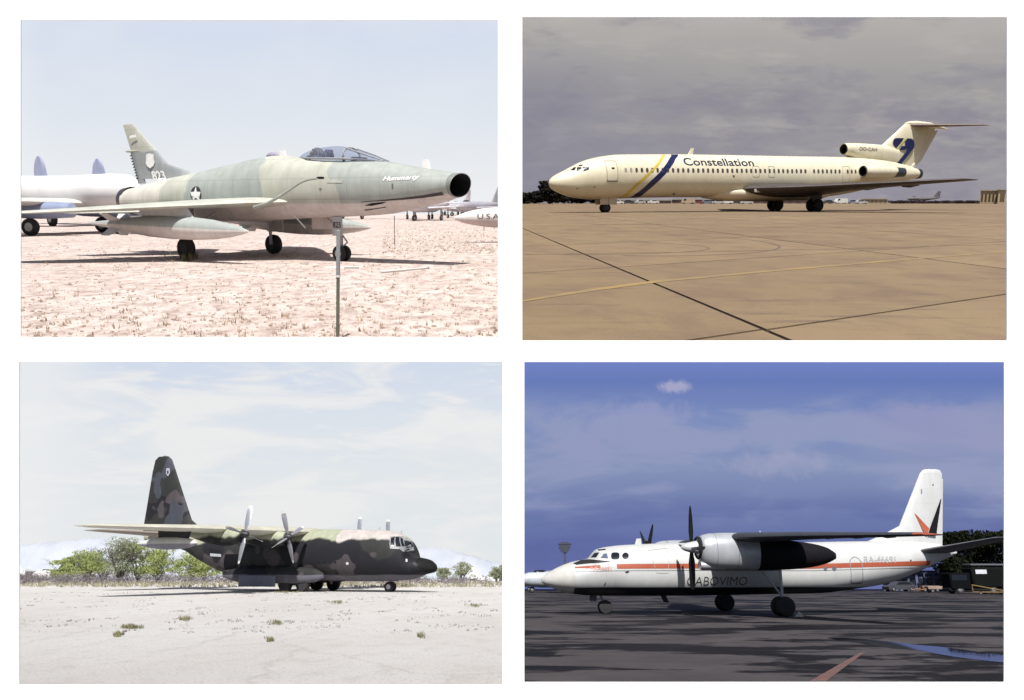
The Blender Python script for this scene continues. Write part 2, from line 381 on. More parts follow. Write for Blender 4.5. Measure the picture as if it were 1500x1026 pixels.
def ground_mat_d():
    g = G('wet_asphalt'); v = g.map((.30, .62, 1), (1.7, .4, 0))
    a = g.noise(.62, 5, .6, v, .5); b = g.noise(2.2, 5, .65, g.map((.5, 1, 1)))
    wet = g.rng(g.math('ADD', a, g.math('MULTIPLY', b, .25)), .60, .655, 0, 1, True)
    dry = g.mix(g.rng(g.noise(.5, 5, .6), .35, .65), (.044, .040, .044), (.064, .059, .063))
    dry = g.mix(g.rng(g.noise(60, 3, .7), .45, .7, 0, .6), dry, (.085, .08, .08))
    c = g.mix(wet, dry, (.007, .0068, .009))
    r = g.rng(wet, 0, 1, .95, .6)
    return g.bsdf(c, r, 0, g.bump(g.noise(45, 4, .7), .3, .02), .06)
gD = sheet('tarmac', 'D', [(.02, 12.5), (130, 12.5), (130, 165.5), (.02, 165.5)], 0, ground_mat_d()); tag(gD, 'dark asphalt apron with damp patches under the white turboprop', kind='structure')
def clip(po, f):                                # keep the side where f >= 0
    out = []
    for i in range(len(po)):
        a, b = po[i], po[(i+1) % len(po)]; fa, fb = f(a), f(b)
        if fa >= 0: out.append(a)
        if fa*fb < 0: t = fa/(fa-fb); out.append((a[0]+(b[0]-a[0])*t, a[1]+(b[1]-a[1])*t))
    return out
def apron_b():
    g = G('apron_concrete'); rnd = g.n('ShaderNodeObjectInfo').outputs['Random']
    co = g.n('ShaderNodeNewGeometry').outputs['Position']; v = g.map((1/16.5, .55/16.5, 1/16.5), (0, 0, 0), co)
    c = g.mix(g.rng(g.noise(.13, 6, .6, v), .35, .65), (.205, .148, .085), (.165, .116, .070))
    c = g.mix(g.rng(g.noise(.8, 6, .65, v, .5), .45, .68, 0, .75), c, (.125, .085, .058))
    c = g.mix(g.rng(g.noise(2.0, 4, .65, g.map((.3/16.5, 1.1/16.5, 1), (4, 9, 0), co), .5), .57, .70, 0, .75), c, (.085, .058, .050))
    c = g.mix(g.rng(g.noise(40, 4, .7, v), .5, .75, 0, .35), c, (.27, .20, .14))
    k = g.rng(rnd, 0, 1, .93, 1.06); c = g.mix(1.0, c, g.com(k, k, k), 'MULTIPLY')
    mat = g.bsdf(c, .82, 0, g.bump(g.noise(30, 5, .7, v), .15, .3), .25)
    base = sheet('apron', 'B', [(.02, 6.9), (180, 6.9), (180, 235.6), (.02, 235.6)], 0, pm('joint_tar', (.028, .017, .016), .8, 0, .2, .3))
    tag(base, 'tan concrete airport apron with dark slab joints under the white airliner', kind='structure')
    A = lambda i: (lambda Y: 3.03-.07*Y+7.0*i)
    def corner(i, j):                           # x = 3.03-.07Y+7i ; Y = 8.21+.755(x-2.46)+8.05j
        x = (3.03+7*i-.07*(8.21-.755*2.46+8.05*j))/(1+.07*.755); return (x, 8.21+.755*(x-2.46)+8.05*j)
    n = 0
    for i in range(-1, 9):
        for j in range(-8, 9):
            po = [corner(i, j), corner(i+1, j), corner(i+1, j+1), corner(i, j+1)]
            cx = sum(q[0] for q in po)/4; cy = sum(q[1] for q in po)/4
            g_ = .032
            po = [(q[0]+g_*(1 if q[0] < cx else -1), q[1]+g_*(1.2 if q[1] < cy else -1.2)) for q in po]
            for f in (lambda q: q[0]-.03, lambda q: q[1]-7.0, lambda q: 66-q[1]):
                if po: po = clip(po, f)
            if len(po) < 3: continue
            b = MB(); m = len(po); b.add([(x, y, .02) for x, y in po]+[(x, y, .003) for x, y in po], [tuple(range(m))]+[(k, m+k, m+(k+1) % m, (k+1) % m) for k in range(m)])
            o = b.go('slab', mat, base, None, False); n += 1
    # beyond the slabs that can be told apart: one sheet
    o = sheet('far_concrete', 'B', [(.03, 66.05), (179, 66.05), (179, 235.2), (.03, 235.2)], .012, mat, base)
    # painted taxi line, tyre marks
    yl = [(-.4, 10.4), (1.14, 11.87), (2.19, 13.04), (4.4, 14.87), (8.74, 18.26), (13, 21.4), (20, 26.4)]
    def strip(name, pts, wd, z, mt):
        L, Rr = [], []
        for k, (x, y) in enumerate(pts):
            a, c_ = pts[max(k-1, 0)], pts[min(k+1, len(pts)-1)]; dx, dy = c_[0]-a[0], c_[1]-a[1]; l = math.hypot(dx, dy)
            L.append((x-dy/l*wd/2, y+dx/l*wd/2)); Rr.append((x+dy/l*wd/2, y-dx/l*wd/2))
        vs = [(x, y, z) for q in zip(L, Rr) for x, y in q]; vs = [(max(x, .03), y, zz) for x, y, zz in vs]
        return MB().add(vs, [(2*k, 2*k+1, 2*k+3, 2*k+2) for k in range(len(pts)-1)]).go(name, mt, base, None, False)
    gy = G('worn_yellow_paint'); wear = gy.rng(gy.noise(1.6, 6, .7), .40, .60)
    strip('taxi_line', yl, .2, .0245, gy.bsdf(gy.mix(wear, (.18, .125, .075), (.245, .165, .058)), .8))
    tm = pm('tyre_rubber_mark', (.135, .095, .068), .85, 0, .5, 1.0)
    arc = lambda cx, cy, rx, ry, a0, a1: [(cx+rx*math.cos(R(a0+(a1-a0)*t/24)), cy+ry*math.sin(R(a0+(a1-a0)*t/24))) for t in range(25)]
    for q, wd in ((arc(3.2, 25, 4.2, 6.0, -100, 60), .07), (arc(1.5, 22.5, 3.6, 3.0, -95, 75), .06), ([(.3, 19.5), (4, 20.3), (9, 21.9), (14, 24), (20, 27.4)], .06), ([(4, 42), (12, 43), (24, 45), (40, 46)], .25), (arc(13, 42, 4, 5, 200, 330), .1)):
        strip('tyre_mark', q, wd, .0235, tm)
    return base
apronB = apron_b()
# puddle, painted line on the tarmac
g = G('puddle_water'); pud = g.bsdf((.012, .014, .02), .03, 0, g.bump(g.noise(2.5, 2), .02, .02), .5)
pp = [(1212, 934.5), (1235, 934.5), (1262, 936.5), (1290, 939), (1315, 941.5), (1340, 945), (1372, 947.5), (1410, 952), (1445, 957), (1480, 962), (1480, 972), (1440, 968), (1400, 963), (1368, 957.5), (1350, 953.5), (1332, 952), (1310, 950.5), (1288, 947), (1262, 943), (1240, 940), (1222, 937)]
o = sheet('puddle', 'D', [gp('D', *q) for q in pp], .006, pud); tag(o, 'long shallow rain puddle lying across the damp asphalt', kind='structure')
g = G('worn_red_paint'); o = sheet('painted_line', 'D', [gp('D', *q) for q in ((1259, 957), (1268, 955), (1204, 1003), (1178, 1003))], .005, g.bsdf(g.mix(g.rng(g.noise(3, 6, .7), .42, .62), (.07, .055, .055), (.17, .06, .045)), .8)); o.parent = gD; o.matrix_parent_inverse = gD.matrix_world.inverted()
# ------------------------------------------------------------------ aircraft
class Craft:                                    # model axes: x runs aft from the nose, z up; the camera side is y = near * s
    def __init__(s, name, p, m, X, Y, yaw):
        s.p, s.m, s.X, s.Y, s.yaw, s.near = p, m, X, Y, R(yaw), m
        s.o = empty(name, p, X, Y, math.pi-s.yaw if m > 0 else s.yaw)
    def up(s, px, py, lat=0.0):                 # the (x, z) of a feature that lies lat metres off the centre plane
        d = ray(s.p, px, py); r = d[0]/d[1]; c, sn = math.cos(s.yaw), math.sin(s.yaw); m = s.m
        a = (r*(s.Y-lat*c)-s.X+m*lat*sn)/(-m*c-r*sn); y = s.Y+a*sn-lat*c
        return a, PAN[s.p][1]+d[2]/d[1]*y
    def on(s, body, pts):                       # features on the skin of the camera side
        out = []
        for px, py in pts:
            lat = 1.0
            for _ in range(60): a, z = s.up(px, py, lat); lat = .6*lat+.4*body.surf(a, z)
            out.append((a, z))
        return out
def wheel(parent, x, y, z, r, wd, rim_mat=None, tm=None):
    pr = [(-.5, .56), (-.5, .86), (-.40, .96), (-.2, 1.0), (.2, 1.0), (.40, .96), (.5, .86), (.5, .56)]
    t = MB().lathe_y([(y+a*wd, b*r) for a, b in pr], (x, z), 28).go('wheel', tm or RUB, parent)
    MB().lathe_y([(y-.52*wd, .2*r), (y-.50*wd, .5*r), (y-.40*wd, .57*r), (y+.40*wd, .57*r), (y+.50*wd, .5*r), (y+.52*wd, .2*r)], (x, z), 20).go('rim', rim_mat or STEEL, t)
    return t
def propeller(parent, x, y, z, rad, nb, ang, chord, bm_, sm, tipm, spin, pitch=25):
    h = MB().lathe(spin, (y, z), 24).go('propeller', sm, parent)
    b = MB(); rings = []; tipr = []
    for t in [i/10 for i in range(11)]:
        r = .16*rad/1.9+t*(rad-.16*rad/1.9); c = chord*(.45+.55*min(1, t*3.2))*(1-.25*max(0, t-.7)/.3)*(1 if t < .97 else .55)
        th = (.16-.12*t)*chord; a = R(pitch+38*(1-t))
        ring = []
        for k in range(10):
            q = 2*math.pi*k/10; u, v = math.cos(q)*c/2, math.sin(q)*th/2
            ring.append((u*math.sin(a)+v*math.cos(a), u*math.cos(a)-v*math.sin(a), r))
        rings.append(ring)
    me = mesh_from(*(lambda q: (q.v, q.f))(MB().loft(rings)))
    tip = mesh_from(*(lambda q: (q.v, q.f))(MB().loft([[(x_*1.04, y_*1.04, z_) for x_, y_, z_ in rings[k]] for k in (9, 10)]))) if tipm else None
    for k in range(nb):
        o = link('blade', me if k == 0 else me, bm_ if k == 0 else None, h)
        o.location = (x, y, z); o.rotation_euler = (R(ang+360*k/nb), 0, 0)
        if tip:
            q = link('blade_tip', tip, tipm if k == 0 else None, h); q.location = (x, y, z); q.rotation_euler = o.rotation_euler
    return h
RUB = pm('tyre_rubber', (.022, .021, .023), .85, 0, .3, 4)
STEEL = pm('bare_steel', (.42, .42, .44), .38, .8, .3, 3)
STRUT = pm('grey_strut_paint', (.36, .36, .38), .5, .2, .3, 4)
BLACK = pm('black_paint', (.008, .008, .010), .5, 0, .1, 2, 0, .25)
INSIDE_SHADE = pm('interior_shade', (.006, .006, .008), .9, 0, 0)  # near black colour paints the shade inside intakes and gun ports
WHITE = pm('white_marking', (.75, .75, .74), .6, 0, .08, 4)
def glass(name, tint, alpha=.45, rough=.04):
    g = G(name); t = g.n('ShaderNodeBsdfTransparent', n_0=tint); b = g.n('ShaderNodeBsdfPrincipled'); g.put(b.inputs['Base Color'], tuple(c*.35 for c in tint)); b.inputs['Roughness'].default_value = rough
    m = g.n('ShaderNodeMixShader', n_0=alpha, n_1=t.outputs[0], n_2=b.outputs[0]); g.t.links.new(m.outputs[0], g.out.inputs[0]); return g.m
PANE = pm('dark_window_glass', (.010, .012, .018), .22, 0, 0, 1, 0, .25)

# ---- camouflaged jet fighter
def fighter():
    C = Craft('jet_fighter', 'A', +1, -1.409, 24.108, 30.29); o = C.o; N = 1
    tag(o, 'camouflaged jet fighter with open round nose intake and tail number 823', 'fighter jet')
    def camo(fin=False):
        g = G('fighter_camouflage_fin' if fin else 'fighter_camouflage'); x, y, z = g.sep()
        w_ = g.math('MULTIPLY', g.math('SUBTRACT', g.noise(.55, 3, .5), .5), 1.9)
        green, pale, tan = (.34, .37, .345), (.45, .46, .395), (.58, .55, .49)
        if fin:
            k = g.rng(g.math('ADD', z, g.math('MULTIPLY', w_, .25)), 3.56, 3.60); c = g.mix(k, (.29, .31, .315), (.44, .45, .39))
        else:
            u = g.math('DIVIDE', g.math('ADD', x, w_), 15.0)
            c = g.ramp(u, [(0, green), (.272, pale), (.465, green), (.675, pale), (.775, tan)], True)
            lim = g.rng(x, 0, 3.0, 2.02, 1.74); bel = g.math('SUBTRACT', z, lim)
            c = g.mix(g.rng(bel, .02, -.02), c, (.58, .53, .51))
        c = g.panels(c, 1.15, .62, .16); c = g.grime(c, .22, 1.3)
        return g.bsdf(c, g.rng(g.noise(3), .3, .7, .48, .65), 0, None, .4)
    CM, CF = camo(), camo(True)
    wm = pm('fighter_wing_paint', (.46, .465, .41), .55, 0, .25, 1.2); bel = pm('fighter_belly_paint', (.52, .47, .45), .6, 0, .2, 1.5)
    B = Body([(.16, 1.90, 2.235, 2.57, .53, 2.1), (.5, 1.80, 2.22, 2.63, .57, 2.1), (1.5, 1.60, 2.2, 2.77, .66, 2.15), (2.6, 1.43, 2.2, 2.95, .76, 2.2), (4.4, 1.34, 2.2, 3.06, .84, 2.2), (6.0, 1.28, 2.15, 3.17, .88, 2.2),
              (6.8, 1.24, 2.12, 3.24, .90, 2.2), (8.6, 1.16, 2.05, 3.06, .93, 2.2), (10.35, 1.16, 1.98, 2.81, .92, 2.15), (12.0, 1.24, 1.92, 2.62, .82, 2.1), (13.6, 1.36, 1.88, 2.38, .62, 2.0), (14.3, 1.42, 1.86, 2.28, .50, 2.0)], 44, .2)
    fu = B.mb(False, False).go('fuselage', CM, o)
    # raked intake with a rounded lip and a duct
    rk = lambda r, dx: [(x+dx-.22*(z-2.24), y, z) for x, y, z in r]
    lip = MB().loft([B.ring(.16), rk(B.ring(.16, .004), -.10), rk(B.ring(.16, -.008), -.14), rk(B.ring(.16, -.022), -.13)], False, False); lip.go('intake_lip', pm('intake_lip_paint', (.20, .22, .21), .5, 0, .2, 3), fu)
    MB().loft([rk(B.ring(.16, -.020), -.13), rk(B.ring(.16, -.05), .5), rk(B.ring(.16, -.10), 1.3)], False, True).go('intake_duct', INSIDE_SHADE, fu)
    MB().lathe([(14.2, .50), (14.55, .46), (14.56, .40), (14.1, .38)], (0, 1.86), 28, 1, 1, False, True).go('exhaust_nozzle', pm('burnt_metal', (.16, .14, .15), .4, .7, .4, 3), fu)
    # canopy
    K = Body([(2.55, 2.88, 2.93, 2.955, .12, 2.0), (3.2, 2.9, 3.0, 3.17, .33, 2.0), (3.9, 2.95, 3.03, 3.37, .40, 2.1), (4.46, 2.98, 3.06, 3.45, .42, 2.1), (5.2, 3.0, 3.08, 3.41, .38, 2.0), (5.7, 3.02, 3.1, 3.29, .26, 2.0), (5.98, 3.05, 3.12, 3.17, .08, 2.0)], 28, .12)
    cn = K.mb().go('canopy', glass('canopy_glass', (.82, .86, .95), .22), o)
    fm = pm('canopy_frame_paint', (.30, .31, .33), .5, 0, .2, 3)
    def hoop(x, lean=0.0, r=.022):
        pts = [q for q in K.ring(x, .012) if q[2] > 2.98]; pts = [pts[i] for i in range(len(pts))]
        pts.sort(key=lambda q: -q[1]); return MB().path([(a+lean*(c-2.98), b, c) for a, b, c in pts], r, 6)
    for x, ln in ((3.9, .12), (5.25, 0.0)): hoop(x, ln, .03).go('canopy_frame', fm, cn)
    for sy in (-1, 1): MB().path([(2.6, sy*.10, 2.96), (3.2, sy*.24, 3.15), (3.9, sy*.24, 3.36)], .022, 6).go('windscreen_frame', fm, cn)
    MB().path([(2.6, .15, 2.95), (3.9, .42, 3.05), (4.6, .45, 3.07), (5.3, .41, 3.1), (5.9, .14, 3.14)], .03, 6).go('canopy_rail', fm, cn)
    st = MB().box((4.75, -.2, 2.75), (4.95, .2, 3.25), .03).box((4.35, -.2, 2.75), (4.78, .2, 2.9), .03).go('ejection_seat', pm('seat_blue_grey', (.07, .08, .16), .7, 0, .2, 4), o)
    MB().box((4.72, -.13, 3.22), (4.88, .13, 3.36), .03).go('headrest', pm('headrest_violet', (.10, .08, .2), .7, 0, .2, 4), st)
    MB().box((3.5, -.28, 2.8), (3.75, .28, 3.1), .04).go('instrument_panel', BLACK, o)
    MB().box((5.2, -.18, 2.9), (5.6, .18, 3.2), .04).go('equipment_box', pm('equipment_blue', (.10, .13, .22), .7, 0, .3, 4), o)
    MB().lathe([(6.9, .02), (7.0, .09), (7.25, .10), (7.42, .03)], (0, 3.25), 12).go('beacon', pm('violet_grey_plastic', (.30, .27, .36), .5), fu)
    # fin and rudder
    fin = MB().foil([(10.9, 0, 2.62, 3.05, .26), (11.1, 0, 2.84, 2.78, .20), (12.15, 0, 3.10, 1.85, .15), (12.72, 0, 3.58, 1.40, .12), (13.86, 0, 4.50, .60, .05), (13.92, 0, 4.54, .50, .02)], True).go('fin', CF, o)
    MB().foil([(13.45, 0, 2.46, .40, .10), (13.73, 0, 3.56, .44, .07)], True).go('rudder', pm('rudder_grey', (.25, .27, .275), .55, 0, .2, 2), fin)
    MB().lathe([(13.2, .03), (13.3, .045), (14.30, .045), (14.42, .02)], (0, 3.60), 10).go('fuel_vent_pipe', pm('vent_pipe_paint', (.40, .40, .33), .5), fin)
    for k in range(9): MB().box((13.80+k*.033, .03, 2.62+k*.10), (13.88+k*.033, .055, 2.655+k*.10)).go('rudder_hinge', BLACK, fin)
    fs = lambda x, z: .085
    P = lambda pts: [C.up(px, py, .09) for px, py in pts]
    sh = [(215, 226), (219, 225), (225, 226), (226, 230), (225, 234), (227, 238), (225, 243), (220, 247), (216, 244), (213.5, 239), (215, 233), (214, 229)]
    decal('fin_badge', [P(sh)], WHITE, fin, fs, N)
    decal('fin_flash', [P([(190, 199), (200, 197), (200, 201), (190, 203)])], WHITE, fin, fs, N)
    a, z = C.up(236, 258, .1); lettering('823', a, z, .42, WHITE, fin, lambda x, z: max(.13, B.surf(x, z)), N, 1.15, -.35, .0, .02, .012, 'tail_number')
    # national star
    a, z = C.up(288, 285, .9); rr = .26
    circ = lambda r, n=28: [(a+r*1.0*math.cos(t*2*math.pi/n), z+r*math.sin(t*2*math.pi/n)) for t in range(n)]
    decal('star_insignia_disc', [circ(rr)], pm('insignia_black', (.03, .032, .04), .6), fu, B.surf, N, .012)
    star = [(a+(rr*.98 if k % 2 == 0 else rr*.40)*math.sin(k*math.pi/5), z+(rr*.98 if k % 2 == 0 else rr*.40)*math.cos(k*math.pi/5)) for k in range(10)]
    decal('star_insignia', [star], WHITE, fu, B.surf, N, .02)
    # nose name, stencils, gun ports, underside shade painted as a dark line along the nose
    a, z = C.up(584, 261, .7); lettering('Hummerty', a, z, .17, WHITE, fu, B.surf, N, 1.5, .3, .03, .012, .006, 'nose_name')
    for q in ([(574, 269), (576.5, 269), (576.5, 276), (574, 276)], [(468, 276), (471, 276), (471, 278), (468, 278)]): decal('access_port', [C.on(B, q)], pm('port_grey', (.12, .13, .13), .6), fu, B.surf, N)
    decal('stencil_panel', [C.on(B, [(478, 268), (502, 268), (500, 264), (490, 262)])], pm('pale_stencil', (.48, .49, .44), .6), fu, B.surf, N)
    for q in ([(534, 301.5), (545, 298), (567, 296), (560, 299), (545, 302)], [(534, 308), (566, 303.5), (566, 304.5), (536, 309)]): decal('gun_port', [C.on(B, q)], INSIDE_SHADE, fu, B.surf, N)
    sp = MB(); pts = [(.30, 2.0), (.9, 1.92), (1.6, 1.86), (2.4, 1.81), (3.0, 1.785)]
    decal('chine_shade', [[(x, z+.016*(3.4-x)) for x, z in pts]+[(x, z-.012*(3.4-x)) for x, z in pts[::-1]]], pm('underside_shade', (.035, .03, .035), .6), fu, B.surf, N, .01)
    # wings with fairings, fuel tanks, stabilisers
    for sy in (1, -1):
        w_ = MB().foil([(5.55, sy*.55, 1.80, 5.3, .34, .05), (6.6, sy*1.7, 1.76, 4.45, .28, .04), (9.3, sy*4.3, 1.58, 2.75, .15, .02), (11.15, sy*5.85, 1.47, 1.75, .07, 0), (11.4, sy*5.95, 1.465, 1.35, .03, 0)], False, 11).go('wing', wm, o, None, True, 35)
        MB().foil([(9.95, sy*1.2, 1.69, .95, .10, .0), (10.65, sy*2.9, 1.60, .90, .08)], False).go('flap', wm, w_)
        MB().foil([(11.2, sy*.62, 1.50, 2.5, .12), (13.2, sy*2.72, 1.44, 1.0, .04)], False).go('stabiliser', wm, o)
        tk = MB(); pr = [(5.45, .012), (5.7, .09), (6.2, .19), (6.9, .285), (7.8, .34), (8.8, .35), (9.8, .32), (10.8, .24), (11.5, .15), (12.4, .07), (13.1, .02)]
        gt = G('tank_two_tone'); zz = gt.sep()[2]; xx = gt.sep()[0]; ctr = gt.rng(xx, 5, 13, .96, 1.15)
        tkm = gt.bsdf(gt.grime(gt.mix(gt.rng(gt.math('SUBTRACT', zz, ctr), -.005, .005), (.62, .57, .54), (.34, .37, .35)), .2, 2), .5)
        t_ = tk.lathe([(x, r, .024*(x-5.5)) for x, r in pr], (sy*2.7, .95), 26).go('drop_tank', tkm, o)
        for an in (45, 135, 225, 315):
            c, s_ = math.cos(R(an)), math.sin(R(an)); zc = .95+.024*5.7
            MB().add([(10.85, sy*2.7+c*.12, zc+s_*.12), (11.6, sy*2.7+c*.10, zc+s_*.10), (11.75, sy*2.7+c*.48, zc+s_*.48), (11.35, sy*2.7+c*.48, zc+s_*.48)]+[(10.85, sy*2.7+c*.12-s_*.02, zc+s_*.12+c*.02), (11.6, sy*2.7+c*.10-s_*.02, zc+s_*.10+c*.02), (11.75, sy*2.7+c*.48-s_*.02, zc+s_*.48+c*.02), (11.35, sy*2.7+c*.48-s_*.02, zc+s_*.48+c*.02)],
                     [(0, 1, 2, 3), (7, 6, 5, 4), (0, 4, 5, 1), (1, 5, 6, 2), (2, 6, 7, 3), (3, 7, 4, 0)]).go('tank_fin', pm('tank_fin_white', (.6, .58, .56), .5), t_, None, False)
        MB().foil([(7.7, sy*2.7, 1.28, 2.4, .14), (8.0, sy*2.7, 1.62, 2.3, .12)], True).go('tank_pylon', pm('pylon_grey', (.5, .5, .5), .5), o)
    # refuelling probe on the camera side wing
    pp = [(372, 304, 2.4), (392, 298, 2.3), (408, 289, 2.2), (425, 278, 2.05), (440, 268, 1.95), (450, 264, 1.9), (468, 261, 1.85)]
    MB().path([(C.up(px, py, l)[0], l, C.up(px, py, l)[1]) for px, py, l in pp], [.05, .05, .045, .035, .03, .03, .028]).go('refuelling_probe', pm('probe_paint', (.30, .32, .29), .5), o)
    a, z = C.up(469, 261, 1.85); MB().path([(a+.1, 1.85, z+.005), (a-.12, 1.85, z)], .035).go('probe_tip', BLACK, o)
    # undercarriage
    for k, (x, y) in enumerate(((9.35, 1.75), (9.2, -1.85))):
        wheel(o, x, y, .34, .34, .24, pm('main_rim_dark', (.05, .05, .06), .7, 0, .2, 4, 0, .2))
        MB().tube((x-.05, y-.16*(1 if y > 0 else -1), .34), (x-.05, y-.2*(1 if y > 0 else -1), 1.65), .055).go('main_strut', STRUT, o)
        MB().tube((x-.05, y-.18*(1 if y > 0 else -1), .95), (x-.8, y-.6*(1 if y > 0 else -1), 1.5), .035).go('drag_brace', STRUT, o)
        MB().box((x-.5, y+.0, .78), (x+.25, y+.03, 1.6), .0).go('main_gear_door', bel, o, None, False)
    for dy in (-.12, .12): wheel(o, 4.42, dy, .24, .24, .13, pm('nose_rim_white', (.62, .62, .64), .5, 0, .3, 5))
    nl = MB().tube((4.42, 0, .24), (4.42, 0, 1.4), .05).go('nose_strut', STRUT, o)
    MB().path([(4.40, 0, .42), (4.18, 0, .58), (4.38, 0, .80)], .03, 6).go('torque_link', STRUT, nl)
    MB().tube((4.42, 0, .95), (5.05, 0, 1.36), .025).go('nose_drag_brace', STRUT, nl)
    dr = MB().box((4.12, .26, .78), (4.52, .29, 1.36), .012).go('nose_gear_door', pm('door_grey', (.42, .41, .42), .6, 0, .2, 3), o)
    lettering('823', 4.32, 1.10, .24, BLACK, dr, lambda x, z: .29, N, .9, 0, 0, .006, .004, 'door_number')
    MB().tube((5.55, .35, 1.0), (6.05, .35, 1.42), .02).go('gear_door_rod', WHITE, o)
    MB().box((4.75, -.34, .95), (5.9, -.31, 1.34)).go('nose_gear_door', bel, o, None, False)
    return C, B
FT, FTB = fighter()

# ---- white three engined airliner
def airliner():
    C = Craft('airliner', 'B', -1, 4.19, 77.309, 23.93); o = C.o; N = -1
    tag(o, 'white three engined airliner with blue and yellow stripes and Constellation lettering', 'airliner')
    g = G('airliner_cream_paint'); x, y, z = g.sep()
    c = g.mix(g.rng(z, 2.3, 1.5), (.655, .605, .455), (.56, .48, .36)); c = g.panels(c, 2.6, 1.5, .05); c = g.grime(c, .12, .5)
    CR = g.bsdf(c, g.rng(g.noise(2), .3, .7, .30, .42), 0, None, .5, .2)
    UND = pm('wing_underside_grey', (.060, .046, .043), .55, 0, .25, .6); WT = pm('wing_grey', (.42, .37, .32), .45, 0, .2, .6)
    B = Body([(-1.02, 2.55, 2.62, 2.70, .06, 2), (-.85, 2.24, 2.62, 2.98, .38, 2), (-.33, 1.90, 2.62, 3.34, .78, 2), (.5, 1.58, 2.7, 3.72, 1.14, 2.05), (1.28, 1.38, 2.8, 4.09, 1.36, 2.1), (2.2, 1.27, 2.95, 4.50, 1.56, 2.1), (3.28, 1.2, 3.1, 4.83, 1.72, 2.1), (4.62, 1.2, 3.25, 5.07, 1.82, 2.1), (5.8, 1.24, 3.3, 5.20, 1.86, 2.1), (8.1, 1.32, 3.34, 5.28, 1.88, 2.1),
              (14, 1.38, 3.4, 5.39, 1.88, 2.1), (27, 1.38, 3.45, 5.46, 1.88, 2.1), (31, 1.48, 3.5, 5.50, 1.86, 2.1), (34, 1.82, 3.6, 5.50, 1.72, 2.05), (37, 2.34, 3.75, 5.42, 1.45, 2), (40, 2.86, 3.88, 5.15, 1.08, 2), (42.5, 3.24, 3.92, 4.72, .74, 2), (43.6, 3.40, 3.92, 4.46, .56, 2)], 48, .5)
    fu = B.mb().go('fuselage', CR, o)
    MB().lathe([(43.4, .57), (44.1, .52), (44.12, .44), (43.6, .42)], (0, 3.92), 24).go('exhaust_nozzle', pm('dark_nozzle', (.06, .065, .08), .4, .5, .2, 2), o)
    # radome seam, cockpit windows
    pn = [[(835, 249), (840, 245.2), (843.5, 245.2), (841, 250)], [(844, 250.3), (844.8, 245.2), (851, 245), (853, 251.5)], [(854.2, 251.2), (852.6, 245), (863, 244.8), (862.5, 248.4), (858, 250)], [(846, 243.6), (848.5, 241.6), (854, 241.2), (852, 243.4)]]
    for q in pn: decal('cockpit_window', [C.on(B, q)], PANE, fu, B.surf, N, .02, .12, .08)
    # cabin windows
    wm = mesh_from([], []); z0 = 3.80
    n = 50; x0, x1 = 5.75, 33.1
    for k in range(n):
        if k in (38, 46): continue
        xx = x0+(x1-x0)*k/(n-1); zz = 3.785+.20*k/(n-1)
        pts = [(xx+.135*math.copysign(abs(math.cos(t))**.7, math.cos(t)), zz+.205*math.copysign(abs(math.sin(t))**.7, math.sin(t))) for t in [2*math.pi*i/12 for i in range(12)]]
        decal('cabin_window', [pts], pm('cabin_pane_pale', (.34, .30, .24), .3) if k < 2 else pm('cabin_pane', (.075, .062, .05), .2, 0, .2, 2), fu, B.surf, N, .014, 9, 9)
    # doors drawn by their seams
    seam = pm('door_seam', (.26, .23, .18), .6)
    def ring_seam(pts, wd):
        cx = sum(p_[0] for p_ in pts)/len(pts); cz = sum(p_[1] for p_ in pts)/len(pts); out = []
        ins = [(cx+(a-cx)*(1-wd/max(abs(a-cx), .05)) if abs(a-cx) > wd else a, cz+(b-cz)*(1-wd/max(abs(b-cz), .05)) if abs(b-cz) > wd else b) for a, b in pts]
        m = len(pts)
        return [[pts[i], pts[(i+1) % m], ins[(i+1) % m], ins[i]] for i in range(m)]
    def rrect(xa, xb, za, zb, r=.15):
        o_ = []
        for cx, cz, a0 in ((xb-r, zb-r, 0), (xa+r, zb-r, 90), (xa+r, za+r, 180), (xb-r, za+r, 270)):
            o_ += [(cx+r*math.cos(R(a0+t*30)), cz+r*math.sin(R(a0+t*30))) for t in range(4)]
        return o_
    dr = decal('passenger_door', ring_seam(rrect(3.85, 4.95, 2.80, 4.62), .05), seam, fu, B.surf, N, .014)
    decal('door_window', [rrect(4.35, 4.65, 3.86, 4.0, .05)], PANE, dr, B.surf, N, .016); decal('door_sill', [rrect(3.82, 4.98, 2.74, 2.82, .03)], pm('sill_dark', (.13, .11, .1), .6), dr, B.surf, N, .018)
    for xa, xb, za, zb in ((19.9, 20.7, 3.3, 4.35), (21.8, 22.6, 3.3, 4.35), (31.3, 32.3, 2.85, 4.5)): decal('exit_door', ring_seam(rrect(xa, xb, za, zb, .12), .035), seam, fu, B.surf, N, .012)
    for q in ([(985, 284), (988, 282.5), (988.5, 285.5), (986, 286)], [(844, 276), (847, 275.5), (847, 276.7), (844, 277)], [(869, 274), (872, 273.5), (872, 275), (869, 275)], [(1073, 257), (1076, 257), (1076, 260), (1074, 260)]): decal('service_port', [C.on(B, q)], pm('port_dark', (.10, .085, .07), .6), fu, B.surf, N)
    # livery
    YEL = pm('livery_yellow', (.55, .40, .07), .4, 0, .1, 1); BLU = pm('livery_blue', (.008, .011, .065), .35, 0, .1, 1)
    band = lambda L, Rr: [C.on(B, L)+C.on(B, Rr[::-1])]
    ly = [(969, 226.6), (967, 232), (961.5, 241), (953, 250), (943, 259), (931, 270), (920, 280), (908, 289.5)]; ry = [(973.5, 226.6), (971.5, 232), (966, 241.5), (957.5, 251), (947.5, 260.5), (935.5, 271.5), (925, 281), (914, 289.8)]
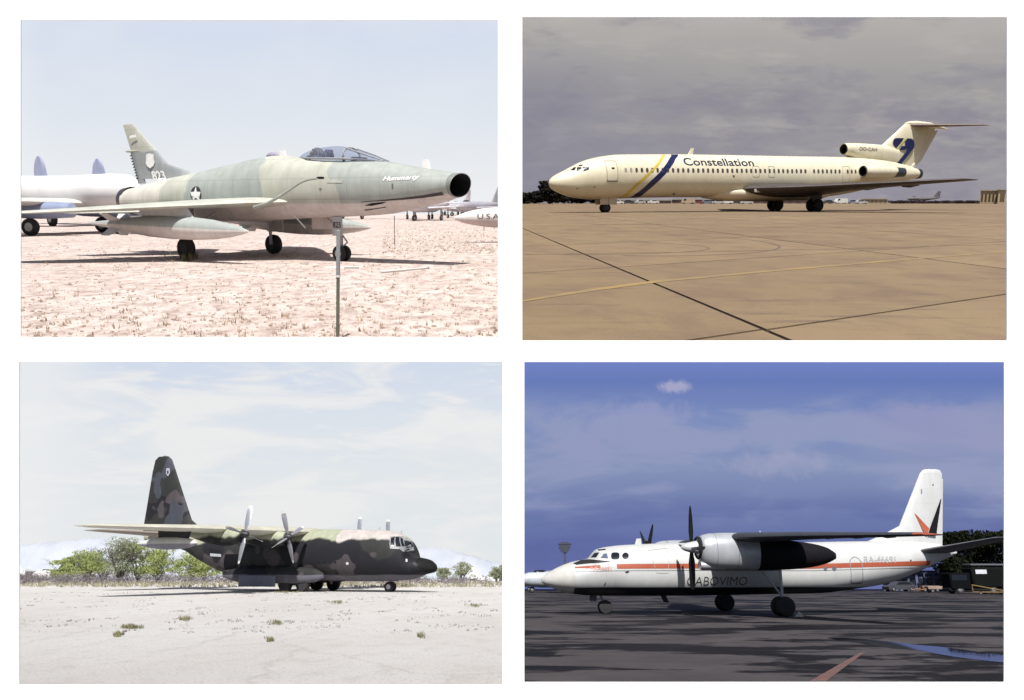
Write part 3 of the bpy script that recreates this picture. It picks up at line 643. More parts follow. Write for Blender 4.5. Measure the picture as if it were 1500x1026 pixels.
    lb = [(982.5, 226.6), (980, 233), (974, 243), (965, 254), (953, 265.5), (942, 276), (930, 285), (922, 290.2)]; rb = [(992.5, 226.6), (989.5, 233), (983.5, 244), (974, 256), (962, 268), (950, 278.5), (939, 287), (933, 290.8)]
    for nm, L, Rr, mt in (('yellow_stripe', ly, ry, YEL), ('blue_stripe', lb, rb, BLU)):
        polys = []
        A_, B_ = C.on(B, L), C.on(B, Rr)
        for i in range(len(A_)-1): polys.append([A_[i], A_[i+1], B_[i+1], B_[i]])
        decal(nm, polys, mt, fu, B.surf, N, .009, .3, .12)
    a, z = C.on(B, [(1054, 239.2)])[0]; lettering('Constellation', a, z+.06, .98, pm('lettering_navy', (.02, .022, .045), .4, 0, 0), fu, B.surf, N, 1.54, 0, .006, .014, .016, 'airline_lettering')
    # fin, centre intake, tail
    fin = MB().foil([(35.4, 0, 4.7, 7.5, .9), (36.9, 0, 5.9, 6.95, .72), (38.3, 0, 6.85, 6.3, .62), (41.25, 0, 9.05, 4.9, .46), (41.6, 0, 9.28, 4.5, .34)], True, 12).go('fin', CR, o)
    MB().foil([(42.55, 0, 4.5, .55, .10), (43.5, 0, 5.35, .75, .10), (45.62, 0, 8.6, .82, .08)], True).go('rudder', CR, fin)
    MB().lathe([(41.3, .03, -.04), (41.9, .2, .0), (43, .29, .02), (45.0, .29, -.08), (46.6, .2, -.24), (47.9, .03, -.42)], (0, 9.2), 20).go('fin_bullet', CR, fin)
    D = Body([(33.0, 5.72, 6.30, 6.86, .56, 2), (33.4, 5.62, 6.30, 6.93, .63, 2), (34.5, 5.3, 6.3, 6.95, .66, 2.2), (36.5, 4.9, 6.2, 6.92, .66, 2.3), (38.4, 4.7, 6.1, 6.86, .60, 2.2), (40.5, 4.4, 5.9, 6.55, .5, 2)], 32, .4)
    du = D.mb(False, True).go('centre_engine_duct', CR, o)
    mouth = lambda cy, cz, x_, r: MB().lathe([(x_+.02, r), (x_-.05, r-.03), (x_-.03, r-.08), (x_+.3, r-.10), (x_+1.2, r-.12)], (cy, cz), 28, 1, 1, False, True)
    mouth(0, 6.29, 33.0, .57).go('centre_intake', INSIDE_SHADE, du); MB().lathe([(33.03, .565), (32.94, .535), (32.97, .50)], (0, 6.29), 28, 1, 1, False, False).go('intake_lip', pm('lip_grey', (.4, .37, .32), .3, .5, .1), du)
    for q, s_ in (('OO-CAH', .46),): a, z = C.up(1272, 219, .66); lettering(q, a, z, .50, pm('registration_grey', (.13, .12, .1), .5, 0, 0), du, D.surf, N, 1.25, 0, -.02, .02, .006, 'registration')
    fsurf = lambda x, z: float(np.interp(z, [5, 5.9, 6.85, 9.05], [.45, .36, .31, .23]))+.02
    Z = lambda pts: [C.up(1200+px/5.357, 160+py/5.357, .3) for px, py in pts]
    decal('fin_emblem', [Z([(577, 262), (582, 240), (600, 228), (664, 228), (642, 262), (614, 262), (606, 278), (618, 298), (600, 304), (584, 286)]), Z([(690, 230), (724, 232), (742, 250), (747, 282), (737, 310), (628, 440), (612, 470), (588, 466), (586, 443), (690, 320), (701, 292), (702, 265), (670, 265)]), Z([(646, 290), (692, 290), (672, 321), (622, 321)])], BLU, fin, fsurf, N, .015, 2, 2)
    decal('fin_emblem_slash', [Z([(512, 434), (518, 434), (622, 300), (690, 229), (672, 229), (612, 296)])], pm('slash_yellow', (.58, .52, .20), .5), fin, fsurf, N, .03, 2, 2)
    for sy in (1, -1):
        MB().foil([(41.9, sy*.15, 9.02, 4.3, .40), (45.85, sy*5.4, 8.78, 1.7, .14), (46.3, sy*5.55, 8.78, 1.1, .05)], False).go('stabiliser', pm('stabiliser_tan', (.17, .13, .11), .55, 0, .2, .6), o)
        e = MB().lathe([(32.95, .56), (33.15, .63), (34.2, .68), (35.8, .66), (37.0, .56), (37.3, .52)], (sy*2.85, 3.98), 28, 1, 1, False, False).go('side_engine', CR, o)
        mouth(sy*2.85, 3.98, 32.95, .57).go('engine_intake', INSIDE_SHADE, e); MB().lathe([(32.98, .565), (32.89, .53), (32.93, .49)], (sy*2.85, 3.98), 28, 1, 1, False, False).go('intake_lip', pm('lip_grey', (.4, .37, .32), .3, .5, .1), e)
        MB().lathe([(37.1, .54), (37.9, .48), (38.5, .46), (38.52, .38), (37.6, .36)], (sy*2.85, 3.94), 28).go('engine_nozzle', pm('dark_nozzle', (.06, .065, .08), .4, .5, .2, 2), e)
        MB().foil([(33.6, sy*1.2, 3.95, 3.9, .42), (33.9, sy*2.5, 3.97, 3.2, .36)], False).go('engine_pylon', CR, o)
        wg = MB().foil([(18.6, sy*.6, 2.0, 10.2, 1.25, .75), (19.2, sy*2.0, 2.22, 9.3, 1.1, .62), (22.4, sy*5.6, 2.36, 6.5, .66, .34), (26.1, sy*11.0, 2.62, 4.4, .42, .16), (29.9, sy*16.2, 2.90, 2.6, .22, .06), (30.4, sy*16.5, 2.92, 1.9, .08, .03)], False, 12).go('wing', UND, o)
        for ys, xa, L in ((4.2, 26.6, 3.4), (7.6, 27.4, 2.9), (11.2, 29.0, 2.4)): MB().lathe([(xa, .03), (xa+.4*L/3, .19), (xa+.5*L, .24), (xa+L, .03)], (sy*ys, 1.86+.055*ys), 14).go('flap_track_fairing', UND, wg)
        MB().box((26.2, sy*3.0-.06, 1.2), (27.6, sy*3.0+.06, 2.0)).go('main_gear_door', UND, o, None, False)
        MB().tube((26.9, sy*2.86, .62), (26.9, sy*2.6, 2.0), .16).go('main_strut', STRUT, o)
        for dy in (-.42, .42): wheel(o, 26.9, sy*2.86+dy, .62, .62, .42, pm('main_rim_dark', (.05, .05, .06), .7, 0, .2, 4, 0, .2))
    pl = C.up(1107, 273.5, 2.6); pr = C.up(1133, 277.5, 2.8)
    MB().box((19.6, -2.62, 1.86), (21.6, -2.52, 2.16), .02).go('wing_root_panel', pm('panel_pinkish_grey', (.5, .43, .40), .6), o)
    Wb = Body([(15.5, 1.3, 1.9, 2.2, .4, 2), (18.5, 1.02, 1.8, 2.4, 1.75, 2.3), (23, 1.0, 1.8, 2.4, 2.0, 2.4), (28.5, 1.05, 1.8, 2.3, 1.9, 2.3), (31.5, 1.5, 1.9, 2.2, .4, 2)], 32, .5); Wb.mb().go('belly_fairing', CR, o)
    MB().tube((4.73, 0, .42), (4.73, 0, 1.4), .10).go('nose_strut', STRUT, o)
    for dy in (-.24, .24): wheel(o, 4.73, dy, .42, .42, .26, pm('main_rim_dark', (.05, .05, .06), .7, 0, .2, 4, 0, .2))
    for x_ in (3.95, 4.85): MB().box((x_, -.48, .72), (x_+.86, -.43, 1.32), .015).go('nose_gear_door', CR, o)
    MB().box((3.95, .43, .72), (5.71, .48, 1.32), .015).go('nose_gear_door', CR, o)
    an = MB().foil([(13.6, 0, 5.36, .62, .08), (14.0, 0, 5.98, .32, .04)], True).go('blade_antenna', CR, o)
    MB().foil([(16.8, 0, 1.05, .5, .06), (16.9, 0, 1.4, .5, .06)], True).go('belly_antenna', BLACK, o)
    return C, B
AL, ALB = airliner()
# ---- dark camouflaged four engined transport
def transport():
    C = Craft('transport_plane', 'C', +1, -4.577, 65.34, 21.47); o = C.o; N = 1
    tag(o, 'dark camouflaged four engined transport plane with black radome and tall fin', 'transport plane')
    def camo(name, fin=False):
        g = G(name); x, y, z = g.sep(); n1 = g.noise(.33, 2, .4, g.map((1, 1, 1.15), (3.1, 0, .6))); n2 = g.noise(.45, 2, .4, g.map((1, 1, 1), (11, 4, 7)))
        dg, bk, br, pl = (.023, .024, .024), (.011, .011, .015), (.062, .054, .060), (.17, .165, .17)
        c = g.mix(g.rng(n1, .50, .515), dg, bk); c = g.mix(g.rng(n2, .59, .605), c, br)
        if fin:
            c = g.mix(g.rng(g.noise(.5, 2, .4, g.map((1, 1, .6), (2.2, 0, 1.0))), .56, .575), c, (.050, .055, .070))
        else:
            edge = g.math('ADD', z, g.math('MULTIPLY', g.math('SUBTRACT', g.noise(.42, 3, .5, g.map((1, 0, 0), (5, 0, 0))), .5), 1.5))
            sunlit_top = g.ramp(g.math('DIVIDE', g.math('ADD', x, g.math('MULTIPLY', n1, 2.0)), 30.0), [(0, (.37, .38, .33)), (.155, (.46, .42, .40)), (.325, (.34, .36, .265)), (.50, (.34, .34, .26))], True)  # camouflage with overhead sun painted in: pale top over near black sides
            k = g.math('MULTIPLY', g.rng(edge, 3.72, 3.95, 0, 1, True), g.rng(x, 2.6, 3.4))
            c = g.mix(k, c, sunlit_top)
            c = g.mix(g.rng(g.math('ADD', z, g.math('MULTIPLY', n2, .25)), 1.40, 1.34), c, (.115, .11, .135))
        c = g.panels(c, 1.5, .8, .18); c = g.grime(c, .3, .9)
        return g.bsdf(c, .72, 0, None, .25)
    CM = camo('transport_camouflage_sunlit_top'); CF = camo('transport_fin_camouflage', True)
    B = Body([(1.13, 1.66, 1.75, 1.84, .08, 2), (1.3, 1.47, 1.76, 2.08, .42, 2), (1.75, 1.36, 1.78, 2.36, .80, 2), (2.4, 1.18, 1.80, 2.50, 1.12, 2.05), (2.95, .98, 1.86, 2.62, 1.36, 2.1), (3.12, .94, 1.92, 2.84, 1.46, 2.1), (3.30, .92, 2.05, 3.48, 1.56, 2.15), (3.55, .90, 2.2, 3.86, 1.66, 2.2), (4.2, .84, 2.4, 4.28, 1.84, 2.3), (5.2, .77, 2.55, 4.55, 2.04, 2.35),
              (7.8, .78, 2.65, 4.68, 2.16, 2.4), (12.4, .80, 2.7, 4.75, 2.16, 2.4), (18.4, .95, 2.75, 4.75, 2.16, 2.35), (20.6, 1.50, 3.0, 4.75, 2.05, 2.3), (22.6, 2.30, 3.4, 4.74, 1.8, 2.2), (24.4, 3.10, 3.9, 4.72, 1.4, 2.1), (27, 3.72, 4.25, 4.68, .8, 2), (29.4, 4.1, 4.4, 4.6, .22, 2)], 48, .35)
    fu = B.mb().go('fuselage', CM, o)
    Rd = Body([(1.10, 1.63, 1.75, 1.87, .08, 2), (1.3, 1.46, 1.76, 2.09, .43, 2), (1.75, 1.35, 1.78, 2.37, .81, 2), (2.45, 1.30, 1.80, 2.52, 1.14, 2.05)], 40, .12); Rd.mb(True, False).go('radome', pm('radome_black', (.007, .0075, .008), .75, 0, .2, 1, 0, .2), fu)
    # flight deck glazing
    for q in ([(572.5, 801), (573.5, 788), (579, 786.5), (578.5, 801)], [(580.5, 800.8), (580.5, 786.6), (586.5, 787), (588, 800.5)], [(589.5, 800.3), (588, 787.5), (592, 789.5), (595, 800.2)], [(597, 800.5), (594.5, 791.5), (598, 793), (602, 800.8)], [(602.5, 801.5), (599.5, 793.5), (602.5, 794), (606, 800.5)]):
        decal('flight_deck_window', [C.on(B, q)], PANE, fu, B.surf, N, .035, .1, .1)
    decal('window_surround', [C.on(B, [(571.5, 804), (572.3, 785.8), (592, 786), (604, 795), (607, 806), (598, 809), (586, 804.5)])], pm('window_surround_grey', (.20, .21, .22), .5, 0, .2, 2), fu, B.surf, N, .015, .1, .1)
    for q in ([(594.5, 819), (597, 819), (597, 823), (594.5, 823)], [(507, 824), (510.5, 824), (510.5, 827.5), (507, 827.5)]): decal('white_port', [C.on(B, q)], pm('port_white', (.6, .6, .58), .6), fu, B.surf, N)
    for px in (467, 476, 491): decal('porthole', [C.on(B, [(px-1.7+1.7*math.cos(t*.785)+1.7, 824+1.9*math.sin(t*.785)) for t in range(8)])], PANE, fu, B.surf, N)
    decal('data_panel', [C.on(B, [(307.5, 805), (322.5, 806), (322.5, 811.5), (307.5, 810.5)])], BLACK, fu, B.surf, N); a, z = C.on(B, [(316, 814)])[0]
    decal('data_plate', [C.on(B, [(307.8, 810.8), (324, 812), (324, 816), (308, 815)])], pm('plate_grey', (.36, .37, .40), .6), fu, B.surf, N)
    decal('paratroop_door', [C.on(B, [(330, 812), (330, 836), (350, 838), (350, 812)])], pm('door_black', (.007, .007, .009), .8, 0, .2, 1, 0, .1), fu, B.surf, N)
    # fin, tail
    fin = MB().foil([(22.6, 0, 4.5, 7.2, .8), (24.5, 0, 5.75, 5.22, .62), (25.8, 0, 8.2, 3.7, .48), (26.9, 0, 10.3, 2.42, .32), (27.3, 0, 11.05, 1.9, .22), (27.75, 0, 11.36, 1.1, .1)], True, 12).go('fin', CF, o)
    MB().foil([(28.35, 0, 5.0, 1.42, .16), (28.2, 0, 10.2, 1.16, .1)], True).go('rudder', CF, fin)
    MB().lathe([(28.1, .02), (28.15, .09), (28.3, .09), (28.35, .02)], (0, 11.42), 10).go('tail_beacon', pm('beacon_grey', (.4, .4, .42), .5), fin)
    decal('fin_badge', [[C.up(px, py, .2) for px, py in ((243.5, 686), (248.5, 686), (249, 693), (246, 698), (243, 694))]], pm('badge_grey', (.33, .33, .40), .6), fin, lambda x, z: .18, N, .02, 3, 3)
    decal('fin_badge_mark', [[C.up(px, py, .2) for px, py in ((245, 690), (247, 690), (247, 694), (245, 694))]], BLACK, fin, lambda x, z: .18, N, .04, 3, 3)
    WG = pm('wing_top_cream', (.46, .45, .38), .6, 0, .2, .8); ST = pm('stabiliser_brown', (.22, .19, .16), .65, 0, .2, .8)
    PY = pm('pylon_black', (.010, .009, .012), .7, 0, .1, 1)
    NC = camo('nacelle_camouflage_sunlit_top'); 
    gt = G('wing_tank_paint'); tz = gt.sep()[2]; TK = gt.bsdf(gt.grime(gt.mix(gt.rng(tz, 3.30, 3.36), (.20, .19, .23), (.50, .50, .46)), .2, 1), .5)
    PB = pm('blade_aluminium', (.33, .34, .38), .35, .5, .15, 2); PH = pm('hub_black', (.015, .015, .018), .5, .2, .1, 2)
    for sy in (1, -1):
        MB().foil([(11.7, sy*.5, 4.52, 5.1, .78, .1), (11.75, sy*5.0, 4.44, 4.9, .70, .1), (12.3, sy*12, 4.33, 4.0, .5, .06), (13.1, sy*18.5, 4.2, 2.9, .3, .03), (13.9, sy*20.0, 4.2, 1.7, .14, 0), (14.4, sy*20.25, 4.2, .8, .05, 0)], False, 12, .012).go('wing', WG, o)
        MB().foil([(24.2, sy*.4, 4.5, 4.5, .5), (26.3, sy*7.4, 4.62, 2.1, .2), (26.8, sy*8.0, 4.62, 1.2, .08)], False).go('stabiliser', ST, o)
        for ys, zc, ang in ((4.95, 3.98, -24), (9.9, 4.0, 12)):
            if sy < 0: ang = -20+(3 if ys < 6 else -2)
            n_ = Body([(11.15, zc-.42, zc-.05, zc+.36, .40, 2), (11.6, zc-.62, zc-.1, zc+.44, .54, 2.1), (12.6, zc-.78, zc-.15, zc+.50, .62, 2.2), (13.8, zc-.62, zc-.1, zc+.56, .60, 2.2), (15.4, zc-.2, zc+.1, zc+.6, .45, 2), (16.6, zc+.12, zc+.3, zc+.5, .1, 2)], 28, .3)
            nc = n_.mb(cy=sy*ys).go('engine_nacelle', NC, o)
            MB().lathe([(11.3, .24), (11.12, .27), (11.14, .2), (11.5, .18)], (sy*ys, zc-.42), 18, 1.0, .62).go('air_scoop', INSIDE_SHADE, nc)
            propeller(nc, 10.98, sy*ys, zc, 2.02, 4, ang+(0 if sy > 0 else 20), .40, PB, PH, pm('blade_tip_pale', (.62, .62, .6), .5), [(10.62, .05), (10.72, .17), (10.95, .25), (11.2, .30), (11.22, .1)], 62)
        tk = MB().lathe([(12.45, .02), (12.7, .19), (13.2, .32), (14.2, .41), (15.2, .42), (16.2, .34), (17.1, .18), (17.65, .03)], (sy*12.8, 3.36), 26).go('wing_tank', TK, o)
        MB().foil([(13.2, sy*12.8, 3.62, 2.6, .26), (13.0, sy*12.8, 4.22, 2.9, .28)], True).go('tank_pylon', PY, tk)
        sp = Body([(9.6, 1.0, 1.2, 1.4, .10, 2), (10.4, .72, 1.2, 1.72, .42, 2.4), (12, .60, 1.2, 1.85, .55, 2.6), (16.5, .60, 1.2, 1.85, .55, 2.6), (18, .78, 1.3, 1.7, .4, 2.3), (19.0, 1.1, 1.35, 1.55, .08, 2)], 28, .3)
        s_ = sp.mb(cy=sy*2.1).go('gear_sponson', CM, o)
        MB().box((13.55, sy*2.66-.03, .36), (17.0, sy*2.66+.03, 1.18), .02).go('gear_door', pm('sponson_panel_blue_grey', (.16, .17, .22), .6, 0, .2, 1), s_)
        for x_ in (11.4, 13.0): wheel(o, x_, sy*2.1, .56, .56, .5, pm('dark_rim', (.035, .035, .04), .8, 0, .2, 4, 0, .1))
        for x_ in (11.4, 13.0): MB().tube((x_, sy*1.75, .5), (x_, sy*1.75, 1.3), .12).go('main_strut', STRUT, o)
    for dy in (-.2, .2): wheel(o, 5.0, dy, .38, .38, .26, pm('nose_rim_violet', (.42, .40, .48), .5, 0, .2, 4))
    MB().tube((5.0, 0, .38), (5.0, 0, 1.0), .09).go('nose_strut', STRUT, o)
    for px, y0, y1, wd in ((556, 777, 772, .08), (588, 784, 777.5, .12)):
        a0, z0 = C.up(px, y0, 0); a1, z1 = C.up(px, y1, 0)
        MB().foil([(a0-wd/2, 0, z0-.15, wd*.8, .05), (a1-wd/2, 0, z1-.1, wd, .05), (a1-wd/2, 0, z1, wd*.6, .04)], True, 6).go('blade_antenna', pm('antenna_grey', (.33, .33, .36), .5), o)
    return C, B
TP, TPB = transport()

# ---- white high winged twin turboprop
def turboprop():
    C = Craft('turboprop', 'D', -1, .926, 44.282, 6.06); o = C.o; N = -1
    tag(o, 'white high winged twin turboprop with orange stripe and black belly', 'turboprop')
    B = Body([(.58, 1.54, 1.63, 1.72, .06, 2), (.72, 1.42, 1.63, 1.86, .24, 2), (1.1, 1.25, 1.64, 2.10, .52, 2), (1.6, 1.09, 1.68, 2.34, .82, 2), (2.1, .98, 1.75, 2.52, 1.04, 2), (2.6, .91, 1.84, 2.62, 1.18, 2), (2.95, .89, 1.9, 2.70, 1.25, 2.05), (3.15, .88, 1.95, 2.92, 1.28, 2.1), (3.36, .87, 2.0, 3.13, 1.31, 2.1), (3.92, .87, 2.08, 3.27, 1.37, 2.1),
              (4.9, .87, 2.05, 3.37, 1.42, 2.35), (7.8, .87, 2.08, 3.48, 1.45, 2.45), (11.4, .92, 2.10, 3.52, 1.45, 2.45), (15, .98, 2.14, 3.56, 1.45, 2.45), (17, 1.2, 2.28, 3.60, 1.36, 2.3), (18.7, 1.46, 2.5, 3.62, 1.18, 2.05), (20.6, 2.08, 2.8, 3.60, .84, 2), (21.9, 2.60, 3.0, 3.48, .48, 2), (22.55, 2.84, 3.06, 3.28, .16, 2)], 48, .25)
    g = G('turboprop_white_paint'); x, y, z = g.sep()
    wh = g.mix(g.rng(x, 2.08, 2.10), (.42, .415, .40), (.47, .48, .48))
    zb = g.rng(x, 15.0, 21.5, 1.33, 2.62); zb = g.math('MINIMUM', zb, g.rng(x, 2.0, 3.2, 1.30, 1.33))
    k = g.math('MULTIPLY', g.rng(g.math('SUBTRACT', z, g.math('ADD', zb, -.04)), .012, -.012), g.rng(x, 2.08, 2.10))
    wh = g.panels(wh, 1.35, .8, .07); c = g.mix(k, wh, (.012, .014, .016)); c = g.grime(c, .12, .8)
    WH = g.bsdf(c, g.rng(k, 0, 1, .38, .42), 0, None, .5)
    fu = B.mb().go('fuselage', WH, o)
    NB = Body([(.56, 1.53, 1.63, 1.73, .06, 2), (.72, 1.41, 1.63, 1.87, .25, 2), (1.1, 1.24, 1.64, 2.11, .53, 2), (1.6, 1.08, 1.68, 2.35, .83, 2), (2.08, .97, 1.75, 2.52, 1.05, 2)], 44, .1); NB.mb(True, False).go('radome', pm('radome_white', (.50, .49, .47), .4, 0, .15, 1.5), fu)
    # glazing
    Z = lambda pts: C.on(B, [(780+px/6.818, 770+py/6.818) for px, py in pts])
    rd = lambda cx, cy, rx, ry, p_=.6, n=16: [(cx+rx*math.copysign(abs(math.cos(t))**p_, math.cos(t)), cy+ry*math.copysign(abs(math.sin(t))**p_, math.sin(t))) for t in [2*math.pi*i/n for i in range(n)]]
    for q in ([(578, 318), (612, 275), (665, 268), (632, 318)], [(645, 240), (735, 232), (722, 243), (655, 250)], rd(826, 304, 42, 35), rd(928, 303, 33, 32, 1.0)): decal('cockpit_window', [Z(q)], PANE, fu, B.surf, N, .02, .08, .06)
    decal('cockpit_window', [Z([(680, 322), (712, 280), (742, 280), (754, 328)])], pm('reflecting_pane', (.10, .12, .17), .1), fu, B.surf, N, .02, .08, .06)
    decal('anti_glare_panel', [Z([(402, 378), (440, 392), (560, 378), (776, 366), (776, 358), (640, 345), (552, 336), (480, 345)])], pm('anti_glare_black', (.010, .009, .012), .7, 0, 0), fu, B.surf, N, .014, .06, .04)
    OR = pm('livery_orange', (.32, .072, .034), .45, 0, .1, 1); TH = pm('livery_thin_line', (.16, .14, .15), .5, 0, .1)
    zs = lambda x: float(np.interp(x, [2.1, 4.2, 8, 14, 21.3], [2.24, 2.29, 2.31, 2.30, 2.50]))
    xs = [2.12+i*.4 for i in range(48)]
    tz = lambda x: float(np.interp(x, [2.1, 4.0], [.03, .115])) if x < 4 else .115
    polys = [[(a, zs(a)-tz(a)), (b, zs(b)-tz(b)), (b, zs(b)+tz(b)), (a, zs(a)+tz(a))] for a, b in zip(xs, xs[1:]) if b < 21.0 and not (3.12 < (a+b)/2 < 4.2)]
    for sel in (lambda q: q[0][0] < 3.5, lambda q: q[0][0] > 3.5): decal('orange_stripe', [q for q in polys if sel(q)], OR, fu, B.surf, N, .010, 9, .06)
    polys = [[(a, zs(a)-.225), (b, zs(b)-.225), (b, zs(b)-.200), (a, zs(a)-.200)] for a, b in zip(xs, xs[1:]) if b < 20.2]
    decal('thin_stripe', polys, TH, fu, B.surf, N, .010, 9, .06)
    a, z = C.on(B, [(881, 833.3)])[0]; lettering('RA-46691', a, z, .26, pm('pale_registration', (.42, .22, .2), .6, 0, 0), fu, B.surf, N, 1.0, 0, .0, .016, .006, 'nose_registration')
    a, z = C.on(B, [(1289, 820.5)])[0]; lettering('RA-46691', a, z, .46, pm('faded_registration', (.27, .27, .28), .6, 0, 0), fu, B.surf, N, 1.02, .15, 0, .014, .004, 'tail_registration')
    a, z = C.on(B, [(1050, 852.2)])[0]; lettering('GABOVIMO', a, z, .60, pm('company_lettering', (.05, .045, .05), .5, 0, 0), fu, B.surf, N, 1.0, .1, 0, .014, -.004, 'company_name')
    seam = pm('seam_grey', (.26, .26, .28), .6)
    def seam_ring(pts, wd):
        m = len(pts); cx = sum(q[0] for q in pts)/m; cz = sum(q[1] for q in pts)/m
        ins = [(cx+(a-cx)*(1-wd/(abs(a-cx)+.2)), cz+(b-cz)*(1-wd/(abs(b-cz)+.2))) for a, b in pts]
        return [[pts[i], pts[(i+1) % m], ins[(i+1) % m], ins[i]] for i in range(m)]
    d = decal('passenger_door', seam_ring(C.on(B, [(1244, 822), (1247, 817), (1252, 815), (1258, 818), (1263, 825), (1264, 840), (1264, 851), (1262, 855), (1248, 855), (1246, 850), (1246, 838)]), .05), seam, fu, B.surf, N, .016, 9, .1)
    decal('door_sill', [C.on(B, [(1247, 853.5), (1261, 853.5), (1261, 856), (1247, 856)])], pm('sill_grey', (.16, .16, .17), .6), d, B.surf, N, .02)
    decal('cargo_hatch', seam_ring(C.on(B, [(949, 806), (977, 803), (979, 840), (962, 840), (956, 822)]), .025), pm('seam_pale', (.40, .38, .37), .6), fu, B.surf, N, .016, 9, .1)
    for q in (rd(1222, 833, 3.2, 3.4, 1.0), rd(1209, 833.5, 2.6, 3.0, 1.0)): decal('cabin_window', [C.on(B, q)], pm('cabin_pane_grey', (.12, .13, .16), .2), fu, B.surf, N, .02)
    for q in ([(884, 858), (888, 852), (887, 855), (885.5, 858)], [(915, 838), (920, 836.5), (922, 838), (918, 840)], [(1333, 820), (1335, 820), (1335, 822), (1333, 822)]): decal('probe_port', [C.on(B, q)], pm('port_black', (.02, .02, .025), .6), fu, B.surf, N, .018)
    # fin and tail
    fin = MB().foil([(17.4, 0, 3.4, 4.7, .5), (18.74, 0, 3.92, 3.45, .4), (19.82, 0, 4.42, 2.42, .30), (21.36, 0, 7.24, 1.28, .16), (21.55, 0, 7.42, 1.0, .1), (21.75, 0, 7.47, .6, .04)], True, 12).go('fin', WH, o)
    MB().foil([(21.62, 0, 3.45, .52, .1), (22.28, 0, 6.95, .38, .06)], True).go('rudder', WH, fin)
    fs = lambda x, z: float(np.interp(z, [3.9, 4.4, 7.3], [.20, .155, .085]))
    P = lambda pts: [C.up(1200+px/4.664, 680+py/4.664, .15) for px, py in pts]
    decal('fin_flash_red', [P([(650, 335), (672, 355), (750, 440), (735, 486), (722, 486)])], OR, fin, fs, N, .012, 5, .5); decal('fin_flash_black', [P([(737, 488), (797, 488), (836, 240), (832, 235), (752, 445)])], pm('fin_black', (.007, .0065, .008), .7, 0, .1, 1, 0, .1), fin, fs, N, .014, 5, .5)
    for q in ([(697, 172), (705, 168), (706, 200), (698, 202)], [(778, 134), (787, 134), (786, 144), (778, 142)]): decal('fin_port', [P(q)], pm('port_grey_light', (.22, .22, .23), .6), fin, fs, N, .012)
    MB().lathe([(22.45, .13), (22.75, .13), (22.85, .08), (22.86, .01)], (0, 3.06), 16).go('tail_light', pm('tail_white', (.7, .7, .7), .4), o)
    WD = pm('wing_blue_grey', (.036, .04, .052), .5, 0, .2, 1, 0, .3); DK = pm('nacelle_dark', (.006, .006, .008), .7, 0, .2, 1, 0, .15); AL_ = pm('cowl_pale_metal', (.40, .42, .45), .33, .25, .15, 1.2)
    for sy in (1, -1):
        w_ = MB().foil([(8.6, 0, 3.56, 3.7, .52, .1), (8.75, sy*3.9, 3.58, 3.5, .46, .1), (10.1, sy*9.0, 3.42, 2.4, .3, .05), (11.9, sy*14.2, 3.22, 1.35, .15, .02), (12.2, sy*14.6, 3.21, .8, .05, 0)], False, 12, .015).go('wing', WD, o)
        MB().foil([(11.95, sy*14.35, 3.22, 1.05, .14), (12.1, sy*14.75, 3.21, .75, .05)], False).go('wing_tip', OR, w_)
        for ys in (7.2, 9.3, 11.4): MB().lathe([(12.05+(ys-7)*.10, .02), (12.25+(ys-7)*.10, .05), (12.6+(ys-7)*.10, .02)], (sy*ys, 3.42-.035*(ys-7)), 8).go('aileron_hinge', DK, w_)
        MB().foil([(20.2, sy*.3, 3.05, 2.3, .28), (21.75, sy*4.7, 3.58, 1.15, .12), (22.05, sy*5.0, 3.61, .6, .04)], False).go('stabiliser', pm('stabiliser_grey', (.085, .09, .105), .5, 0, .2, 1), o)
        n_ = Body([(7.42, 2.66, 3.12, 3.50, .40, 2), (7.6, 2.32, 3.08, 3.66, .58, 2.1), (8.0, 2.16, 3.04, 3.76, .68, 2.2), (9.0, 2.10, 3.0, 3.80, .72, 2.25), (10.2, 2.06, 2.95, 3.78, .72, 2.25)], 36, .2)
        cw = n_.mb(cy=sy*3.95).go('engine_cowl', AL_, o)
        t_ = Body([(10.2, 2.06, 2.9, 3.78, .715, 2.25), (11.6, 2.10, 2.8, 3.5, .72, 2.25), (12.8, 2.20, 2.75, 3.35, .62, 2.2), (13.7, 2.40, 2.74, 3.15, .40, 2.1), (14.15, 2.60, 2.74, 2.9, .12, 2)], 36, .2)
        tn = t_.mb(cy=sy*3.95).go('nacelle_tail', DK, o)  # near black colour puts the wing's shadow into the nacelle tail
        MB().lathe([(7.62, .50), (7.40, .53), (7.36, .47), (7.45, .40), (7.9, .36)], (sy*3.95, 3.10), 28, 1, 1, False, True).go('engine_intake', INSIDE_SHADE, cw)
        MB().lathe([(7.50, .12), (7.47, .26), (7.6, .3), (8.6, .3), (9.4, .22), (9.6, .05)], (sy*3.95, 2.30), 20, 1.1, .75).go('oil_cooler', AL_, cw)
        for x_ in (8.15, 9.15): MB().loft([n_.ring(x_, .006, sy*3.95), n_.ring(x_+.025, .006, sy*3.95)], False, False).go('cowl_band', pm('cowl_seam', (.14, .15, .17), .5), cw)
        propeller(cw, 7.12, sy*3.95, 3.12, 1.92, 4, 4 if sy < 0 else 40, .30, BLACK, pm('spinner_pale', (.5, .51, .53), .35, .2, .1), None, [(6.60, .01), (6.68, .11), (6.85, .19), (7.05, .24), (7.35, .30), (7.42, .30), (7.43, .1)], 40)
        x_ = 11.36
        MB().tube((x_, sy*3.95, .44), (x_, sy*3.95, 2.3), .075).go('main_strut', pm('strut_pale', (.36, .37, .40), .4, .4, .2, 4), o)
        MB().tube((x_, sy*3.95, .9), (x_-1.0, sy*3.95, 2.2), .05).go('drag_brace', STRUT, o)
        MB().tube((x_-1.35, sy*4.25, 2.6), (x_-.95, sy*4.25, 2.25), .06).go('door_rod', STRUT, o)
